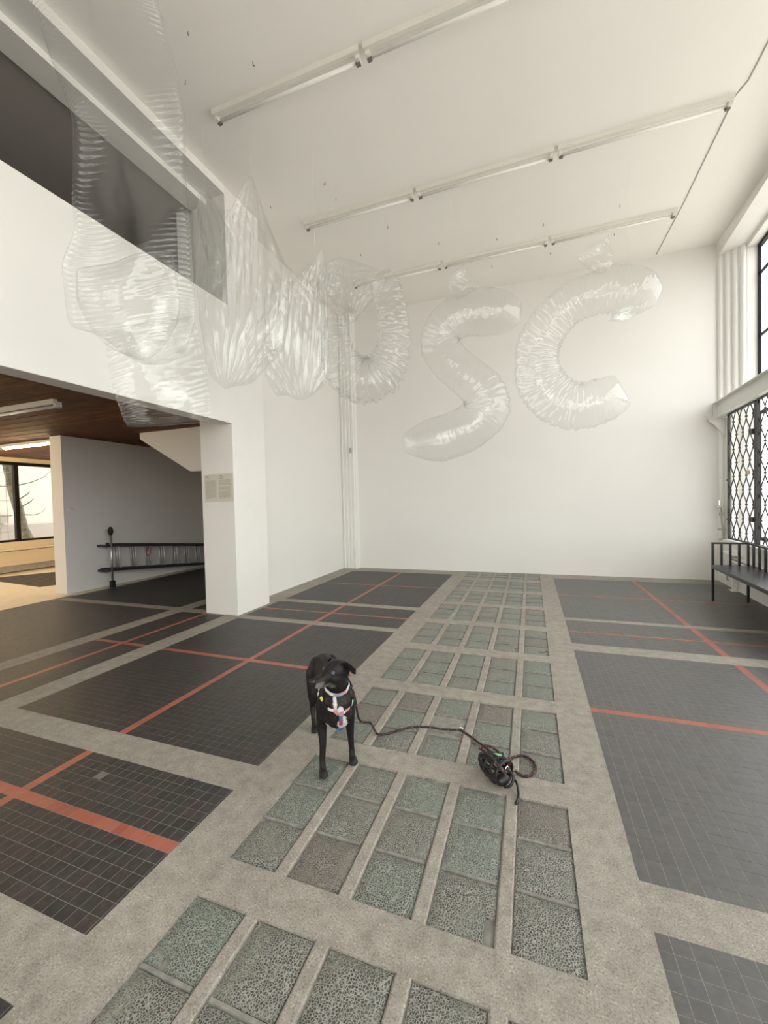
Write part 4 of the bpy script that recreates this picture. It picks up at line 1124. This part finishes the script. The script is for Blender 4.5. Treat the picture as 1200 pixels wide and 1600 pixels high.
band('harness_strap', [(.02, -.085, .43), (.055, -.065, .405), (.085, -.035, .398), (.10, -.004, .378)], .016, ['strap_yellow', 'black_steel', 'collar_pink', 'collar_white'], 30, .004, spans=lambda t: 0 if t < .15 else (1 if t < .6 else (3 if t < .75 else 2)))
band('harness_strap', [(.10, .004, .384), (.10, .003, .335), (.095, .004, .30), (.085, .006, .265)], .020, ['collar_pink', 'strap_blue', 'strap_red', 'label_grey', 'black_steel'], 30, .005, spans=lambda t: 0 if t < .14 else (1 if t < .32 else (2 if t < .55 else (3 if t < .72 else 4))))
band('harness_strap', [(.00, .085, .43), (-.05, .090, .44), (-.10, .085, .44), (-.12, .05, .475), (-.12, 0, .49)], .018, ['collar_white', 'black_steel'], 30, .004, spans=lambda t: 0 if (t < .35 or t > .8) else 1)
band('harness_strap', [(.00, -.085, .43), (-.05, -.090, .44), (-.10, -.085, .44), (-.12, -.05, .475), (-.12, 0, .49)], .018, ['collar_white', 'black_steel'], 30, .004, spans=lambda t: 0 if t < .35 else 1)
band('harness_strap', [(-.12, 0, .49), (-.13, .08, .44), (-.13, .10, .38), (-.13, .095, .32), (-.13, .06, .255), (-.13, 0, .235), (-.13, -.06, .255), (-.13, -.095, .32), (-.13, -.10, .38), (-.13, -.08, .44), (-.12, 0, .49)], .016, ['black_steel'], 60, .004)
mb = MB(); mb.box(.093, .100, -.016, .026, .268, .286); dpart('harness_label', mb, 'strap_blue', smooth=False)

# ---- leash
def cord(name, pts, r, label, n=400, parent=None, closed=False):
    P = cr(pts, n)
    mb = MB(); mb.tube(P, r, 8, mfn=lambda i, k: 1 if ((i//3) % 3 == 0 and (k+i//9*3) % 8 < 3) else 0)
    return mb
lp = [DW(-.13, .02, .497), DW(-.135, .075, .475), DW(-.14, .115, .40), DW(-.145, .140, .30), DW(-.15, .165, .17), Vector((-1.000, 2.40, .06)), Vector((-.955, 2.385, .009)), Vector((-.90, 2.395, .007)), Vector((-.84, 2.455, .007)), Vector((-.78, 2.51, .007)), Vector((-.714, 2.545, .007)), Vector((-.64, 2.56, .007)), Vector((-.567, 2.56, .007)), Vector((-.50, 2.575, .007)), Vector((-.446, 2.582, .007)), Vector((-.39, 2.545, .007)), Vector((-.333, 2.494, .007)), Vector((-.28, 2.45, .007)), Vector((-.225, 2.395, .010)),
      Vector((-.19, 2.335, .055)), Vector((-.165, 2.29, .085))]
ls = thing('dog_leash', 'black rope leash flecked with red running from the dog to the muzzle', 'leash', (-.6, 2.5, 0))
mb = cord('rope', lp, .0066, '', 560); part('rope', mb, ['black_cord', 'red_cord'], ls, smooth=True)
lp2 = [Vector(p) for p in [(-.155, 2.30, .05), (-.135, 2.345, .02), (-.115, 2.397, .008), (-.073, 2.43, .007), (-.035, 2.424, .007), (-.004, 2.386, .007), (.004, 2.334, .007), (-.015, 2.276, .007), (-.045, 2.252, .007), (-.08, 2.256, .010), (-.115, 2.265, .03), (-.145, 2.255, .06)]]
mb = cord('rope', lp2, .0075, '', 260); part('handle_loop', mb, ['black_cord', 'red_cord'], ls, smooth=True)
lp3 = [Vector(p) for p in [(-.285, 2.235, .125), (-.255, 2.20, .135), (-.215, 2.16, .135), (-.17, 2.12, .115), (-.14, 2.115, .085)]]
mb = cord('rope', lp3, .0066, '', 130); part('wrapped_turn', mb, ['black_cord', 'red_cord'], ls, smooth=True)
lp4 = [Vector(p) for p in [(-.28, 2.25, .125), (-.235, 2.26, .132), (-.19, 2.25, .118), (-.145, 2.215, .10), (-.125, 2.18, .08)]]
mb = cord('rope', lp4, .0066, '', 130); part('wrapped_turn', mb, ['black_cord', 'red_cord'], ls, smooth=True)
mb = MB(); cc = Vector((-.446, 2.582, .014)); mb.tube([cc+Vector((cos(a)*.014, .0, sin(a)*.014)) for a in [2*pi*k/16 for k in range(16)]], .0035, 6, closed=True); part('metal_ring', mb, 'metal_bright', ls, smooth=True)
# ---- muzzle basket
mz = thing('dog_muzzle', 'black basket muzzle lying on the glass paving with the leash wound round it', 'muzzle', (-.20, 2.20, 0))
ax = Vector((.80, -.60, 0)).normalized(); sd_ = Vector((.60, .80, 0)); MC = Vector((-.275, 2.255, .064))
def MP(s, a, k=1.0):   # s 0 closed nose .. 1 open end
    r = .060*(sin(min(1, s*1.7+.12)*pi/2)**.7)*k
    return MC+ax*(s*.165)+sd_*cos(a)*r*1.05+Vector((0, 0, 1))*sin(a)*r*.98
for s in (.02, .22, .45, .70, .95):
    mb = MB(); mb.tube([MP(s, 2*pi*k/28) for k in range(28)], .0058 if s not in (.02, .95) else .008, 8, closed=True); part('hoop', mb, 'muzzle_black', mz, smooth=True)
for k in range(10):
    for sg in (1, -1):
        mb = MB(); a0 = 2*pi*k/10; mb.tube([MP(.02+.93*i/14, a0+sg*.62*i/14) for i in range(15)], .0052, 6); part('rib', mb, 'muzzle_black', mz, smooth=True)
mb = MB(); mb.ball(MP(0, 0, 0)+Vector((0, 0, 0)), .020, .03, .03); 
for k in range(5):
    a0 = pi*k/5; mb.tube([MP(.02, a0), MP(0, 0, 0), MP(.02, a0+pi)], .0045, 6)
part('nose_end', mb, 'muzzle_black', mz, smooth=True)
mb = MB(); rr_ = Matrix((ax, sd_, Vector((0, 0, 1)))).transposed(); mb.ball(MC+ax*.165+sd_*-.02+Vector((0, 0, -.022)), .030, .040, .028, rot=rr_); mb.ball(MC+ax*.13+sd_*-.045+Vector((0, 0, -.03)), .035, .02, .022, rot=rr_); ps_ = part('padded_strap', mb, 'muzzle_black', mz, smooth=True)
mb = MB(); mb.tube(cr([MC+ax*.17+Vector((0, 0, .03)), MC+ax*.215+sd_*.0+Vector((0, 0, .012)), MC+ax*.22+sd_*-.03+Vector((0, 0, -.02)), MC+ax*.19+sd_*-.04+Vector((0, 0, -.04))], 24), .007, 8); part('strap_loop', mb, 'muzzle_black', mz, smooth=True)
mb = MB(); mb.tube(cr([Vector((-.105, 2.175, .035)), Vector((-.088, 2.15, .03)), Vector((-.078, 2.10, .012)), Vector((-.080, 2.06, .008)), Vector((-.088, 2.03, .008))], 24), .0065, 8); part('strap_end', mb, 'black_steel', mz, smooth=True)
mb = MB(); mb.box(-.215, -.165, 2.195, 2.225, .118, .121); part('film_label', mb, 'green_film', mz, label='green foil under the ribs')
mb = MB(); mb.tube([MC+ax*.175+Vector((0, 0, .03))+sd_*.012*cos(a)+Vector((0, 0, .014*sin(a))) for a in [2*pi*k/16 for k in range(16)]], .0035, 6, closed=True); part('buckle_ring', mb, 'metal_bright', ps_, smooth=True)
mb = MB(); mb.box(-.105, -.098, 2.19, 2.20, .065, .10); part('buckle', mb, 'metal_bright', ps_)

# clean up helper data
for o in bpy.data.objects:
    if '_o' in o.keys(): del o['_o']
